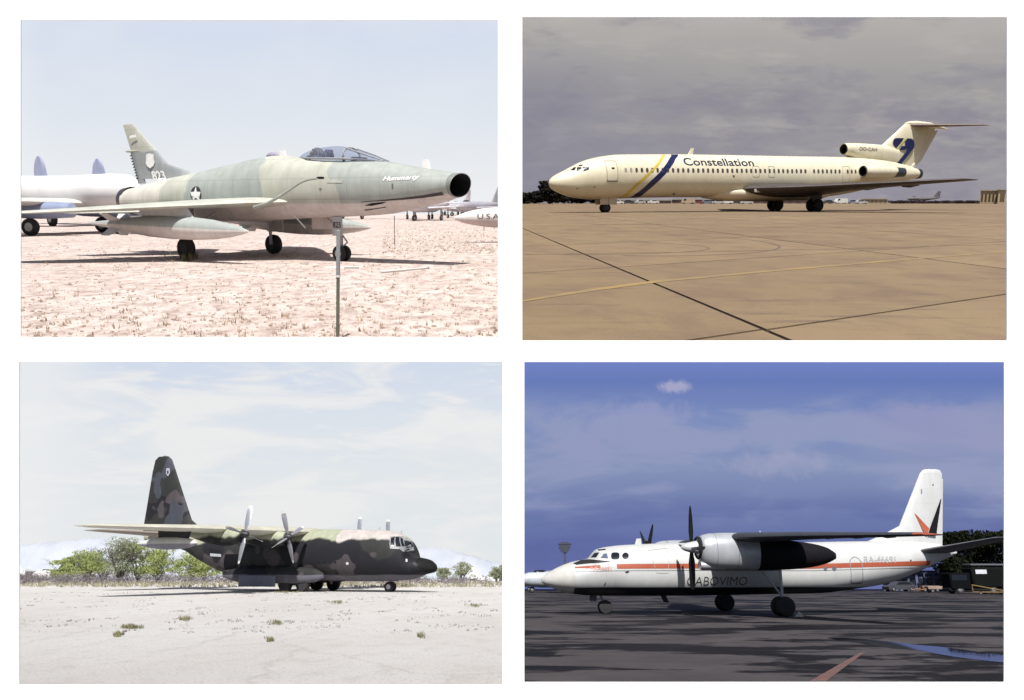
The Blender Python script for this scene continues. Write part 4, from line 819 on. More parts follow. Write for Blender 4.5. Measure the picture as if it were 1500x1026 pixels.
        for dy in (-.3, .3): wheel(o, x_, sy*3.95+dy, .45, .45, .3, pm('dark_rim', (.035, .035, .04), .8, 0, .2, 4, 0, .1))
    for dy in (-.18, .18): wheel(o, 3.75, dy, .33, .33, .2, pm('dark_rim', (.035, .035, .04), .8, 0, .2, 4, 0, .1))
    MB().tube((3.75, 0, .33), (3.45, 0, 1.2), .06).go('nose_strut', STRUT, o)
    MB().box((2.95, -.22, .62), (3.3, -.19, .95)).go('nose_gear_door', pm('door_dark', (.06, .06, .07), .6), o, None, False)
    a0, z0 = C.up(936, 798, 0); MB().foil([(a0-.28, 0, z0-.2, .42, .07), (a0-.12, 0, z0+.30, .24, .05)], True, 6).go('blade_antenna', WH, o)
    MB().lathe([(5.95, .02), (6.0, .09), (6.2, .09), (6.28, .02)], (0, 3.50), 10).go('roof_beacon', DK, o)
    MB().tube((12.2, 0, 3.7), (12.1, 0, 4.12), .02).go('whip_antenna', pm('whip_white', (.7, .7, .7), .5), o)
    MB().foil([(6.7, -.3, .55, .28, .04), (6.55, -.3, .9, .28, .04)], True, 6).go('belly_antenna', BLACK, o)
    return C, B
TB, TBB = turboprop()
# ------------------------------------------------------------------ plants
rs = np.random.RandomState(11)
def leaf_cloud(cents, n, size, flat=1.0):
    """n leaf quads spread through clumps (x, y, z, rx, ry, rz)"""
    cents = np.array(cents, float); vol = (cents[:, 3]*cents[:, 4]*cents[:, 5])**.67; pick = rs.choice(len(cents), n, p=vol/vol.sum())
    d = rs.normal(size=(n, 3)); d /= np.linalg.norm(d, axis=1)[:, None]; r = rs.uniform(.45, 1.08, n)**.6
    P = cents[pick, :3]+d*r[:, None]*cents[pick, 3:]
    a = rs.normal(size=(n, 3)); a /= np.linalg.norm(a, axis=1)[:, None]; b = np.cross(a, rs.normal(size=(n, 3))); b /= np.linalg.norm(b, axis=1)[:, None]
    s = (size*rs.uniform(.6, 1.4, n))[:, None]; a *= s; b *= s*.55*flat
    V = np.stack([P-a, P-b, P+a, P+b], 1).reshape(-1, 3)
    me = bpy.data.meshes.new('leaves'); me.from_pydata(V.tolist(), [], np.arange(4*n).reshape(-1, 4).tolist()); me.update(); return me
def leafmat(name, c0, c1, transl=.25):
    g = G(name); rnd = g.noise(3.0, 3, .6); c = g.mix(g.rng(rnd, .35, .65), c0, c1)
    d = g.n('ShaderNodeBsdfDiffuse'); g.put(d.inputs[0], c); t = g.n('ShaderNodeBsdfTranslucent'); g.put(t.inputs[0], c)
    m = g.n('ShaderNodeMixShader', n_0=transl, n_1=d.outputs[0], n_2=t.outputs[0]); g.t.links.new(m.outputs[0], g.out.inputs[0]); return g.m
def limbs(h, spread, n, r0, twig=0):
    m = MB()
    for k in range(n):
        a = 2*math.pi*k/n+random.uniform(-.5, .5); l = h*random.uniform(.6, 1.0); q = random.uniform(.25, 1)*spread
        p0 = Vector((random.uniform(-.1, .1), random.uniform(-.1, .1), 0)); p1 = Vector((math.cos(a)*q*.35, math.sin(a)*q*.35, l*.45)); p2 = Vector((math.cos(a)*q, math.sin(a)*q, l))
        m.path([p0, p0.lerp(p1, .6), p1, p2], [r0, r0*.8, r0*.55, r0*.15], 5)
        for t in range(twig):
            u = random.uniform(.3, .95); b = p1.lerp(p2, u); e = b+Vector((random.uniform(-1, 1)*spread*.35, random.uniform(-1, 1)*spread*.35, random.uniform(.1, .5)*h*.4)); m.path([b, b.lerp(e, .5)+Vector((0, 0, .05)), e], [r0*.25, r0*.18, r0*.07], 3)
    return m
def shrub(p, X, Y, h, wd, nl, lm, label, group=None, leaf=.13, twig=6, name='desert_shrub', cat='shrub', zlow=.25, nb=9):
    o = empty(name, p, X, Y, random.uniform(0, 6)); tag(o, label, cat, group)
    limbs(h*.98, wd*.48, nb, .05*h/3, twig).go('trunk', BARK, o)
    cl = []
    for k in range(44):
        a = random.uniform(0, 6.28); t = random.uniform(zlow, .95); q = random.uniform(0, .5)*wd*(1.05-.55*t); cl.append((math.cos(a)*q, math.sin(a)*q, h*t, wd*random.uniform(.07, .17), wd*random.uniform(.07, .17), h*random.uniform(.06, .16)))
    link('crown', leaf_cloud(cl, nl, leaf), lm, o); return o
BARK = pm('twig_bark', (.075, .065, .06), .9, 0, .3, 3)
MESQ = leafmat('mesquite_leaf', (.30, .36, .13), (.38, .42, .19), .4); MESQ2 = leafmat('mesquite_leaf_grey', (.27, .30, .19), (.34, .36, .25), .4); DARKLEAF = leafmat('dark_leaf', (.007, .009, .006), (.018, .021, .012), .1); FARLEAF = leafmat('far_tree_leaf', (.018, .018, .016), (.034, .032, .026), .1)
def tree(p, X, Y, h, wd, nl, lm, label, leaf, group=None, trunk_h=.3):
    o = empty('tree', p, X, Y, random.uniform(0, 6)); tag(o, label, 'tree', group)
    m = MB().path([(0, 0, -.02), (.03*h, 0, h*trunk_h*.6), (0, .02*h, h*trunk_h), (.02*h, 0, h*.7)], [h*.035, h*.028, h*.022, h*.01], 8)
    for k in range(8):
        a = 2*math.pi*k/8+random.uniform(-.4, .4); z0 = h*random.uniform(trunk_h*.9, .6); q = wd*random.uniform(.25, .42); m.path([(0, 0, z0), (math.cos(a)*q*.5, math.sin(a)*q*.5, z0+h*.12), (math.cos(a)*q, math.sin(a)*q, z0+h*random.uniform(.18, .3))], [h*.014, h*.010, h*.004], 5)
    m.go('trunk', BARK, o); cl = []
    for k in range(60):
        a = random.uniform(0, 6.28); zz = random.uniform(trunk_h+.05, .93); q = wd*.46*math.sqrt(random.random())*math.sqrt(max(.05, 1-((zz-.55)/.5)**2)); cl.append((math.cos(a)*q, math.sin(a)*q, h*zz, wd*random.uniform(.09, .17), wd*random.uniform(.09, .17), h*random.uniform(.06, .12)))
    link('crown', leaf_cloud(cl, nl, leaf), lm, o); return o
def tufts(name, p, pts, hgt, nb, mat, label, cat=None):
    V, Fc = [], []
    for (x, y, s) in pts:
        for k in range(nb):
            a = random.uniform(0, 6.28); l = hgt*s*random.uniform(.5, 1.2); q = random.uniform(.1, .8)*l; bx, by = x+random.uniform(-.5, .5)*hgt*s*1.2, y+random.uniform(-.5, .5)*hgt*s*1.2; wd = .12*hgt*s
            n = len(V); V += [(bx-math.sin(a)*wd, by+math.cos(a)*wd, 0), (bx+math.sin(a)*wd, by-math.cos(a)*wd, 0), (bx+math.cos(a)*q, by+math.sin(a)*q, l)]; Fc.append((n, n+1, n+2))
    o = link(name, mesh_from(V, Fc, False), mat, None, p); tag(o, label, kind='stuff'); return o
def clods(name, p, pts, mat, label):
    V, Fc = [], []; base = [(1, 0, 0), (.3, .9, 0), (-.8, .5, 0), (-.7, -.6, 0), (.4, -.9, 0)]
    for x, y, s in pts:
        a = random.uniform(0, 6.28); n = len(V); c, sn = math.cos(a), math.sin(a); k = random.uniform(.5, 1)
        for bx, by, _ in base: V.append((x+(bx*c-by*sn*k)*s, y+(bx*sn+by*c*k)*s, -.003))
        for bx, by, _ in base: V.append((x+(bx*c-by*sn*k)*s*.55, y+(bx*sn+by*c*k)*s*.55, s*random.uniform(.35, .6)))
        Fc.append((n+5, n+6, n+7, n+8, n+9)); Fc += [(n+i, n+(i+1) % 5, n+5+(i+1) % 5, n+5+i) for i in range(5)]
    o = link(name, mesh_from(V, Fc, False), mat, None, p); tag(o, label, kind='stuff')
STRAW = leafmat('dry_straw', (.46, .38, .29), (.33, .245, .18), .1); STRAWG = leafmat('weed_green', (.16, .16, .085), (.23, .21, .13), .1); TWIG = leafmat('grey_twig', (.15, .135, .135), (.24, .215, .205), .1)
# stage A: dry grass and clods
def scatter(p, n, px0, px1, py0, py1, sp=1.0):
    out = []
    for _ in range(n):
        px = random.uniform(px0, px1); py = py0+(py1-py0)*random.random()**sp; x, y = gp(p, px, py); out.append((x, y, random.uniform(.5, 1.5)))
    return [q for q in out if (q[0] < -.05 if p in 'AC' else q[0] > .05)]
tufts('dry_grass', 'A', [(x, y, s*random.choice((.6, .8, 1, 1.9))) for x, y, s in scatter('A', 2600, 0, 745, 326, 505)], .032, 6, STRAW, 'dry straw coloured grass stubble scattered over the desert dirt')
clods('dirt_clods', 'A', [(x, y, s*.018*random.choice((.5, .7, 1, 2.0))) for x, y, s in scatter('A', 1900, 0, 745, 330, 505)], pm('clod_dirt', (.30, .22, .17), .95, 0, .3, 4), 'small lumps of dirt strewn over the desert ground')
tufts('green_weed', 'A', [(*gp('A', 276+random.uniform(-9, 9), 380+random.uniform(-2, 3)), random.uniform(.6, 1.3)) for _ in range(22)], .22, 7, STRAWG, 'pale green weed growing at the near main wheel of the fighter')
tufts('far_scrub', 'A', [(x, y, s) for x, y, s in scatter('A', 900, 560, 745, 318, 372)], .07, 6, STRAW, 'straw coloured scrub on the ground beyond the fighter')
# stage C: weeds
wd_ = [(*gp('C', random.uniform(25, 742), 868+60*random.random()**1.7), random.uniform(.5, 1.4)) for _ in range(240)]
tufts('weeds', 'C', [(x+random.gauss(0, .18), y+random.gauss(0, .3), s) for x, y, s in wd_ for _ in range(5)], .055, 6, TWIG, 'small dry weeds dotted over the pale hard ground')
pt = []
for cx, cy, wx, n in ((192, 920, 16, 60), (271, 908, 10, 40), (173, 931, 5, 25), (420, 868, 22, 60), (405, 913, 8, 25), (696, 888, 8, 26), (495, 883, 10, 30), (617, 933, 3, 12), (397, 938, 5, 16), (425, 866, 30, 50)):
    for _ in range(n): x, y = gp('C', cx+random.gauss(0, wx*.5), cy+random.gauss(0, 1.1)); pt.append((x, y, random.uniform(.6, 1.3)))
tufts('green_weeds', 'C', pt, .10, 7, STRAWG, 'low olive green weed patches on the pale hard ground')
def belt():
    cl = []
    for _ in range(560):
        px = random.uniform(-40, 746); y = random.uniform(99, 138); x = (px-CXP)/FPX*y*math.cos(tilt('C'))
        if x > -2.5: continue
        h_ = random.uniform(.45, 1.25)*(.62 if px > 600 else 1.0); cl.append((x, y, h_*.55, random.uniform(.6, 1.5), random.uniform(.6, 1.2), h_*.6))
    me = leaf_cloud(cl, 30000, .13, .45); return tag(link('dry_brush', me, leafmat('dry_brush_twig', (.145, .125, .135), (.22, .195, .20), .2), None, 'C'), 'grey violet dry brush growing in a low belt behind the transport plane', kind='stuff')
belt()
fg = []
for _ in range(1500):
    px = random.uniform(-30, 746); y = random.uniform(84, 112); x = (px-CXP)/FPX*y*math.cos(tilt('C'))
    if x < -1: fg.append((x, y, random.uniform(.4, 1.3)))
tufts('brush_grass', 'C', fg, .34, 6, leafmat('bleached_grass', (.36, .34, .24), (.26, .245, .17), .2), 'bleached grass along the front of the brush belt')
SH = [(100, 118, 3.2, 6.4, 'y'), (128, 116, 3.9, 7.4, 'g'), (152, 121, 4.4, 7.8, 'b'), (176, 113, 5.6, 6.6, 'b'), (203, 117, 5.0, 8.4, 'g'), (232, 119, 4.2, 7.4, 'g'), (283, 120, 3.7, 6.6, 'y'), (300, 124, 3.4, 6.0, 'g'), (648, 128, 1.9, 3.2, 's'), (677, 122, 2.6, 3.6, 's'), (727, 118, 1.9, 3.0, 's'), (742, 124, 2.2, 3.2, 's'), (612, 126, 2.0, 3.0, 's')]
nm = {'y': 'yellow green desert shrub', 'g': 'green feathery desert shrub', 'b': 'tall half bare desert shrub', 's': 'small grey green desert shrub'}; ordn = ['first', 'second', 'third', 'fourth', 'fifth', 'sixth', 'seventh', 'eighth', 'ninth', 'tenth', 'eleventh', 'twelfth', 'thirteenth', 'fourteenth', 'fifteenth', 'sixteenth', 'seventeenth', 'eighteenth', 'nineteenth', 'twentieth']
ix = sorted(range(len(SH)), key=lambda i: SH[i][0])
for r_, i in enumerate(ix):
    px, Y, h_, wd, k = SH[i]; x = (px-CXP)/FPX*Y*math.cos(tilt('C'))
    side = 'left of the transport plane, %s from the left edge' % ordn[r_] if px < 400 else 'right of the transport nose, %s from the left' % ordn[r_-8]
    shrub('C', x, Y, h_, wd, {'y': 4200, 'g': 4800, 'b': 2600, 's': 1500}[k], MESQ if k in 'yg' else MESQ2, '%s %s' % (nm[k], side), 'desert shrubs behind the transport plane', .11, {'b': 14}.get(k, 7), nb={'b': 14}.get(k, 9))
# hills behind stage C
def ridge(name, p, Y, prof, mat, label, depth=9):
    vs, fs = [], []; n = len(prof)
    fine = []
    for i in range(n-1):
        for t in range(8): fine.append((prof[i][0]+(prof[i+1][0]-prof[i][0])*t/8, prof[i][1]+(prof[i+1][1]-prof[i][1])*t/8+random.uniform(-.7, .7)))
    fine.append(prof[-1]); n = len(fine); rows = 7
    for j in range(rows):
        t = j/(rows-1)
        for px, py in fine:
            x, _, zt = at(p, px, py, Y); z = max(zt, .05)*math.sin(t*math.pi/2)**.9*(1+random.uniform(-.05, .05)*(0 < j < rows-1)); vs.append((x, Y-depth*(1-t)+random.uniform(-.5, .5)*(j < rows-1), z if j else -.3))
    for j in range(rows-1):
        for i in range(n-1): fs.append((j*n+i, j*n+i+1, (j+1)*n+i+1, (j+1)*n+i))
    o = link(name, mesh_from(vs, fs, True, 80), mat, None, p); tag(o, label, kind='structure'); return o
g = G('hazy_hill_rock'); HM = g.bsdf(g.mix(g.rng(g.noise(.18, 5, .6), .4, .6), (.31, .34, .395), (.355, .38, .43)), .95, 0, None, .05)  # distance haze painted into the rock's pale blue base colour
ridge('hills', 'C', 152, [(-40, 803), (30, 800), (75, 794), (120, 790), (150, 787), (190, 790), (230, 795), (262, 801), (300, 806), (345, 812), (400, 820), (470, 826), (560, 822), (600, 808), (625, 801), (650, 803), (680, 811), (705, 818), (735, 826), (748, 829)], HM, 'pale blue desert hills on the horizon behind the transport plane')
# a tree and trees of the right hand stages
def px_x(p, px, Y): return (px-CXP)/FPX*Y*math.cos(tilt(p))
for k, (px, Y, h_, wd, lb) in enumerate(((771, 205, 2.6, 5.5, 'low dark tree at the left edge behind the airliner nose'), (789, 215, 3.0, 6, 'dark bushy tree left of the airliner nose'), (806, 200, 5.4, 5.5, 'tallest dark tree just behind the airliner nose tip'), (826, 210, 4.6, 7, 'broad dark tree half hidden below the airliner nose'), (850, 220, 3.4, 7, 'low dark tree below the airliner cockpit'), (874, 225, 2.4, 5, 'low dark tree beside the airliner nose wheel'))):
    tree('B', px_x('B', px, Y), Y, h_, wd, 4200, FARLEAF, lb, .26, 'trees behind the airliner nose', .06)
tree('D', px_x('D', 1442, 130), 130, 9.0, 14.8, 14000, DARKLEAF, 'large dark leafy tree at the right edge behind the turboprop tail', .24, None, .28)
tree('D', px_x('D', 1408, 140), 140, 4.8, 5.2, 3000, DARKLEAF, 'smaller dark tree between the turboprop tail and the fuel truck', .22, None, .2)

# ------------------------------------------------------------------ small aircraft in the distance, one builder
def parked(name, p, px, Y, head, L, mat, label, cat='airplane', group=None, rr=.055, fin=.20, wing=.42, hi=False, sweep=.30, gz=.12, fmat=None, wmat=None, nw=3, stab=True):
    o = empty(name, p, px_x(p, px, Y), Y, R(head)); tag(o, label, cat, group); r = rr*L; zc = gz*L+r*.2
    MB().lathe([(0, .02*r), (.03*L, .45*r), (.10*L, .85*r), (.22*L, r), (.6*L, r), (.82*L, .6*r, .25*r), (.97*L, .22*r, .5*r), (L, .05*r, .55*r)], (0, zc), 20).go('fuselage', mat, o)
    MB().foil([(.74*L, 0, zc+.5*r, .24*L, .5*r), (.80*L, 0, zc+.45*fin*L, .18*L, .3*r), (.90*L, 0, zc+fin*L, .10*L, .1*r)], True, 7).go('fin', fmat or mat, o)
    zw = zc+r*.85 if hi else zc-r*.35
    for sy in (1, -1):
        MB().foil([(.30*L, sy*r*.5, zw, .22*L, .5*r), ((.30+sweep)*L, sy*wing*L, zw+.02*L, .10*L, .15*r)], False, 7).go('wing', wmat or mat, o)
        if stab: MB().foil([(.82*L, sy*.1*r, zc+.5*r, .12*L, .2*r), ((.82+sweep*.35)*L, sy*.16*L, zc+.55*r, .07*L, .08*r)], False, 6).go('stabiliser', mat, o)
    for x_, y_ in ((.14*L, 0), (.46*L, .13*L), (.46*L, -.13*L)):
        wheel(o, x_, y_, .026*L, .026*L, .016*L); MB().tube((x_, y_, .035*L), (x_, y_, zw), .008*L, None, 6).go('gear_leg', STRUT, o)
    gl = MB().lathe([(.13*L, .02*r), (.17*L, .40*r), (.24*L, .45*r), (.31*L, .02*r)], (0, zc+r*.75), 12).go('canopy', PANE, o)
    return o
SIL = pm('parked_silver', (.40, .40, .45), .45, .2, .2, .5); PLIL = pm('parked_lilac_white', (.50, .48, .52), .55, 0, .2, .5); WHT = pm('parked_white', (.62, .62, .63), .5, 0, .12, .4); BLUG = pm('parked_blue_grey', (.22, .26, .38), .5, 0, .2, .6); DGR = pm('parked_dark', (.06, .06, .075), .6, 0, .2, .6)
grp = 'jets parked in the distance behind the fighter'
for k, (px, Y, hd, L, mt, lb) in enumerate(((596, 98, 72, 13, PLIL, 'lilac grey jet parked far off just below the fighter nose'), (634, 108, 112, 13, SIL, 'silver swept wing jet parked right of the thin stake'), (668, 118, 62, 13, SIL, 'silver jet with raked fin parked right of the fighter nose'), (694, 122, 118, 12, PLIL, 'pale jet parked just left of the lettered tank'), (640, 160, 66, 14, PLIL, 'small pale jet in the farthest parked row'), (676, 170, 115, 14, SIL, 'small silver jet in the farthest parked row near the right edge'), (470, 110, 60, 13, SIL, 'silver jet seen under the fighter belly'))):
    parked('parked_jet', 'A', px, Y, hd, L, mt, lb, 'jet', grp, .055, .22, .30)
FINW = pm('bomber_white', (.80, .80, .80), .6, 0, .05, .4)
parked('parked_bomber', 'A', 716, 150, 150, 14, FINW, 'white bomber far behind the fighter nose showing only its tall fin', 'airplane', None, .05, .60, .10, False, .3, .10, None, None, 3, False)
parked('parked_bomber', 'A', 500, 150, 150, 14, FINW, 'white bomber far behind the fighter canopy showing only its tall fin', 'airplane', None, .05, .72, .10, False, .3, .10, None, None, 3, False)
# triple finned airliner behind the fighter tail
def triple(px, Y, hd, sc, label):
    o = empty('parked_transport', 'A', px_x('A', px, Y), Y, R(hd), 0, sc); tag(o, label, 'airplane')
    L = 17.0; r = .95; zc = 2.55
    MB().lathe([(0, .05), (.5, .5), (1.6, .85), (4, r), (10, r), (13.5, .75, .15), (17, .15, .5)], (0, zc), 26).go('fuselage', WHT, o)
    for sy in (-1, 1):
        MB().foil([(3.6, sy*.5, 1.85, 4.2, .6), (5.0, sy*10, 2.05, 1.7, .2)], False).go('wing', pm('parked_cream_wing', (.55, .53, .50), .5, 0, .15, .6), o)
        e = MB().lathe([(2.2, .1), (2.5, .42), (4.5, .5), (6.5, .42), (9.2, .04)], (sy*3.4, 1.45), 18).go('engine_nacelle', BLUG, o)
        wheel(o, 5.2, sy*3.4, .5, .5, .35); MB().tube((5.2, sy*3.4, .5), (5.2, sy*3.4, 1.4), .1).go('gear_leg', STRUT, o)
        MB().foil([(13.9, sy*.2, 3.0, 2.4, .2), (14.3, sy*4.6, 3.3, 1.6, .1)], False).go('stabiliser', WHT, o)
    wheel(o, 1.9, 0, .4, .4, .25); MB().tube((1.9, 0, .4), (1.9, 0, 1.8), .08).go('gear_leg', STRUT, o)
    for y_ in (-4.4, 0, 4.4):
        f = MB(); st = []
        for t in range(9):
            u = t/8; z = 2.6+2.45*u; half = 1.25*math.sqrt(max(.03, 1-(max(0, u-.25)/.76)**2)); st.append((14.9-half+.25*u, y_, z, 2*half, .16))
        f.foil(st, True, 7).go('fin', pm('fin_lilac_blue', (.33, .36, .50), .5, 0, .2, .8), o)
triple(215, 52, 172, 1.0, 'white parked transport with a blue engine pod behind the fighter tail')
triple(205, 72, 140, 1.28, 'white transport farther back with three rounded lilac fins')
# lettered tip tank at the right edge, on its cradle
def tank_usa():
    Y = 40; x0 = px_x('A', 666, Y); o = empty('tip_tank', 'A', x0, Y, R(0)); tag(o, 'pinkish white pointed tank lettered U.S.A. at the right edge', 'fuel tank')
    B = Body([(0, 1.05, 1.13, 1.19, .05, 2), (.35, .92, 1.14, 1.34, .22, 2), (.9, .80, 1.16, 1.50, .36, 2), (1.6, .71, 1.17, 1.60, .45, 2), (2.6, .66, 1.17, 1.66, .50, 2)], 28, .1)
    g = G('tank_pink_white'); c = g.mix(g.rng(g.sep()[2], 1.0, 1.1), (.50, .40, .39), (.64, .60, .59)); t = B.mb().go('tank_body', g.bsdf(g.grime(c, .12, 2), .5), o)
    lettering('U.S.A.', 1.60, 1.20, .36, pm('insignia_black', (.03, .032, .04), .6), t, B.surf, -1, 1.25, 0, 0, .01, 0, 'tank_lettering')
    MB().tube((1.35, 0, .55), (1.35, 0, .78), .02).go('drain_pipe', STEEL, o)
    for dy in (-.3, .3): MB().tube((2.45, dy, 0), (2.45, dy*.6, .75), .05).go('cradle_leg', STEEL, o)
    MB().box((2.3, -.36, 0), (2.56, .36, .05)).go('cradle_foot', STEEL, o, None, False)
tank_usa()
# posts and small things on stage A
def post():
    Y = 10.62; o = empty('fence_post', 'A', px_x('A', 488, Y), Y); o.matrix_world = o.matrix_world @ Matrix.Rotation(R(2.3), 4, 'Y'); tag(o, 'slim steel fence post in the foreground before the fighter nose wheel', 'post')
    ht = at('A', 490, 337, Y)[2]; hm = at('A', 490, 405, Y)[2]
    MB().box((-.022, -.022, hm), (.022, .022, ht), .004).go('upper_post', pm('galvanised', (.34, .35, .36), .45, .5, .3, 8), o)
    MB().box((-.019, -.019, -.05), (.019, .019, hm-.014), .003).go('lower_post', pm('weathered_post', (.13, .14, .10), .7, .1, .4, 9), o)
    MB().box((-.026, -.026, hm-.015), (.026, .026, hm+.012), .003).go('post_collar', pm('collar_white', (.6, .6, .58), .5), o)
    MB().box((-.03, -.028, ht-.06), (-.02, .028, ht+.0), 0).go('wire_clip', STEEL, o, None, False)
post()
st = empty('stake', 'A', px_x('A', 577, 36.9), 36.9); tag(st, 'thin dark stake standing in the dirt beyond the fighter nose', 'stake'); MB().tube((0, 0, -.05), (.01, 0, 1.25), .018, .016, 6).go('rod', pm('stake_dark', (.09, .085, .08), .7), st); MB().tube((.01, 0, 1.2), (.01, 0, 1.27), .024, .024, 6).go('cap', STEEL, st)
a, b = gp('A', 558, 400.5), gp('A', 627, 394); po = empty('pole', 'A', (a[0]+b[0])/2, (a[1]+b[1])/2); tag(po, 'white pole lying on the dirt across the fighter nose shadow', 'pole'); dv = Vector((b[0]-a[0], b[1]-a[1], 0))/2
MB().tube(-dv+Vector((0, 0, .03)), dv+Vector((0, 0, .03)), .03, .03, 10).go('shaft', pm('pole_white', (.62, .6, .58), .6), po); MB().tube(dv*.98+Vector((0, 0, .03)), dv*1.01+Vector((0, 0, .03)), .034, .034, 10).go('end_cap', STEEL, po)
x_, y_ = gp('A', 503, 392.5); pad = empty('concrete_pad', 'A', x_, y_+.15, R(-3)); tag(pad, 'white concrete pad under the fighter nose wheel', 'pad'); MB().box((-.46, -.42, -.02), (.46, .42, .012), .01).go('slab', pm('pad_white', (.60, .57, .53), .8, 0, .2, 3), pad); MB().box((.10, -.44, -.02), (.50, -.36, .035), .01).go('chock', pm('chock_grey', (.25, .24, .22), .8), pad)

# ------------------------------------------------------------------ stage B: far side of the apron
CARC = [('white', (.6, .6, .58)), ('pale grey', (.4, .4, .4)), ('dark red', (.16, .05, .05)), ('dark', (.05, .05, .06)), ('tan', (.38, .31, .22)), ('blue grey', (.16, .18, .24))]
def car(p, px, Y, cn, cc, label, van=False, group=None, s=1.0, rz=0):
    o = empty('parked_van' if van else 'parked_car', p, px_x(p, px, Y), Y, R(rz)); tag(o, label, 'van' if van else 'car', group); m = pm('car_paint_'+cn.replace(' ', '_'), cc, .3, 0, .1)
    h = 1.0 if van else .75; prof = [(-2.2, .3), (-2.25, .7), (-2.0, .9), (-1.2, .95), (-.6, 1.45), (1.2, 1.45), (1.9, .98), (2.2, .9), (2.25, .3)] if not van else [(-2.5, .35), (-2.55, .9), (-2.2, 1.15), (-1.7, 2.0), (2.4, 2.05), (2.5, .35)]
    w_ = .85; MB().add([(x*s, -w_*s, z*s) for x, z in prof]+[(x*s, w_*s, z*s) for x, z in prof], [tuple(range(len(prof)))[::-1], tuple(range(len(prof), 2*len(prof)))]+[(i, (i+1) % len(prof), len(prof)+(i+1) % len(prof), len(prof)+i) for i in range(len(prof))]).go('body', m, o, None, False)
    wz = [(-.95, 1.0), (-.5, 1.36), (1.1, 1.36), (1.65, 1.0)] if not van else [(-1.95, 1.25), (-1.6, 1.85), (-.8, 1.85), (-.8, 1.25)]
    for sy in (-1, 1): MB().add([(x*s, sy*(w_+.01)*s, z*s) for x, z in wz], [(0, 1, 2, 3)]).go('window', PANE, o, None, False)
    for x in (-1.4, 1.45):
        for sy in (-1, 1): wheel(o, x*s, sy*.75*s, .32*s, .32*s, .2*s)
    return o
cars = [(905, 0), (921, 3), (937, 1), (957, 0), (1008, 4), (1022, 2), (1036, 5), (1052, 1), (1064, 0), (1078, 3), (1094, 1), (1212, 3), (1232, 0), (1250, 5), (1262, 1)]
for k, (px, ci) in enumerate(cars):
    cn, cc = CARC[ci]; v = k in (4, 8, 12)
    car('B', px, 318+(k*7) % 23, cn, cc, 'tiny %s %s parked beyond the apron, %s from the left' % (cn, 'van' if v else 'car', ordn[k]), v, 'vehicles parked beyond the apron', 1.0, random.choice((0, 180, 12)))
def shed(p, px0, px1, Y, h, name, label, wallc, nwin=0, col=False, winc=(.09, .065, .03), roofc=(.30, .28, .26), depth=9):
    x0, x1 = px_x(p, px0, Y), px_x(p, px1, Y); xc = (x0+x1)/2; o = empty(name, p, xc, Y+depth/2, -math.atan2(xc, Y)); tag(o, label, 'building'); w2 = (x1-x0)/2
    MB().box((-w2, -depth/2, 0), (w2, depth/2, h)).go('wall', pm(name+'_wall_'+str(px0), wallc, .8, 0, .15, .3), o, None, False)
    MB().box((-w2-.3, -depth/2-.4, h+.003), (w2+.3, depth/2+.4, h+.5)).go('roof', pm(name+'_roof_'+str(px0), roofc, .8, 0, .15, .3), o, None, False)
    for k in range(nwin):
        a = -w2+(k+.5)*2*w2/nwin; q = w2/nwin*.52
        f = MB().box((a-q, -depth/2-.05, h*.16), (a+q, -depth/2+.05, h*.74)).go('window', pm('bay_dark_'+name+str(px0), winc, .4), o, None, False)
        if col: MB().box((a-w2/nwin-.12*q, -depth/2-.5, 0), (a-w2/nwin+.12*q+.25, -depth/2-.12, h)).go('column', pm(name+'_wall_'+str(px0), wallc, .8, 0, .15, .3), o, None, False)
    return o
shed('B', 1447, 1471, 330, 4.9, 'terminal_building', 'tan building with tall dark window bays at the right edge beyond the apron', (.34, .27, .17), 5, False, (.07, .045, .018), (.32, .29, .26))
shed('B', 1472.5, 1484, 322, 5.1, 'terminal_building', 'tan tower block cut by the right edge beside the bayed building', (.40, .32, .22), 1, False, (.14, .10, .05))
shed('B', 1270, 1306, 335, 1.7, 'storage_shed', 'long low pale shed beyond the apron below the airliner tail', (.38, .32, .24), 6, False, (.22, .18, .13))
shed('B', 990, 1200, 345, 1.5, 'perimeter_building', 'long low grey building beyond the apron under the airliner belly', (.20, .155, .15), 18, False, (.12, .085, .085))
shed('B', 880, 985, 350, 1.2, 'perimeter_building', 'low grey building beyond the apron behind the airliner nose wheel', (.22, .17, .165), 10, False, (.14, .10, .10))
hd = empty('hedge', 'B', px_x('B', 1376, 345), 345); tag(hd, 'low dark hedge along the horizon below the airliner tail', 'hedge')
x0 = px_x('B', 1306, 345)-px_x('B', 1376, 345); link('leaves', leaf_cloud([(x0*(1-2*k/40), random.uniform(-1, 1), random.uniform(.5, .8), 1.2, 1.0, random.uniform(.4, .65)) for k in range(41)], 5200, .22), leafmat('hedge_leaf', (.045, .03, .035), (.06, .042, .04), .1), hd); MB().box((x0, -.4, 0), (-x0, .4, .8)).go('stems', pm('hedge_stem', (.04, .03, .03), .9), hd, None, False)
parked('far_airliner', 'B', 1328, 352, 8, 15, pm('far_airliner_grey', (.12, .11, .12), .6), 'tiny grey airliner silhouette beyond the hedge at right', 'airplane', None, .05, .20, .35)
# ------------------------------------------------------------------ stage C: light aircraft far left
for px, Y, hd_, L, lb in ((48, 128, 14, 8.2, 'white high winged light airplane nearest the left edge behind the brush'), (82, 136, 170, 7.4, 'white high winged light airplane right of the other behind the brush'), (22, 139, 10, 8.0, 'light airplane cut by the left edge behind the brush')):
    parked('light_airplane', 'C', px, Y, hd_, L, WHT, lb, 'airplane', 'light airplanes parked behind the brush', .075, .24, .62, True, .02, .10, None, pm('light_wing_dark', (.10, .10, .11), .6) if px == 48 else None)
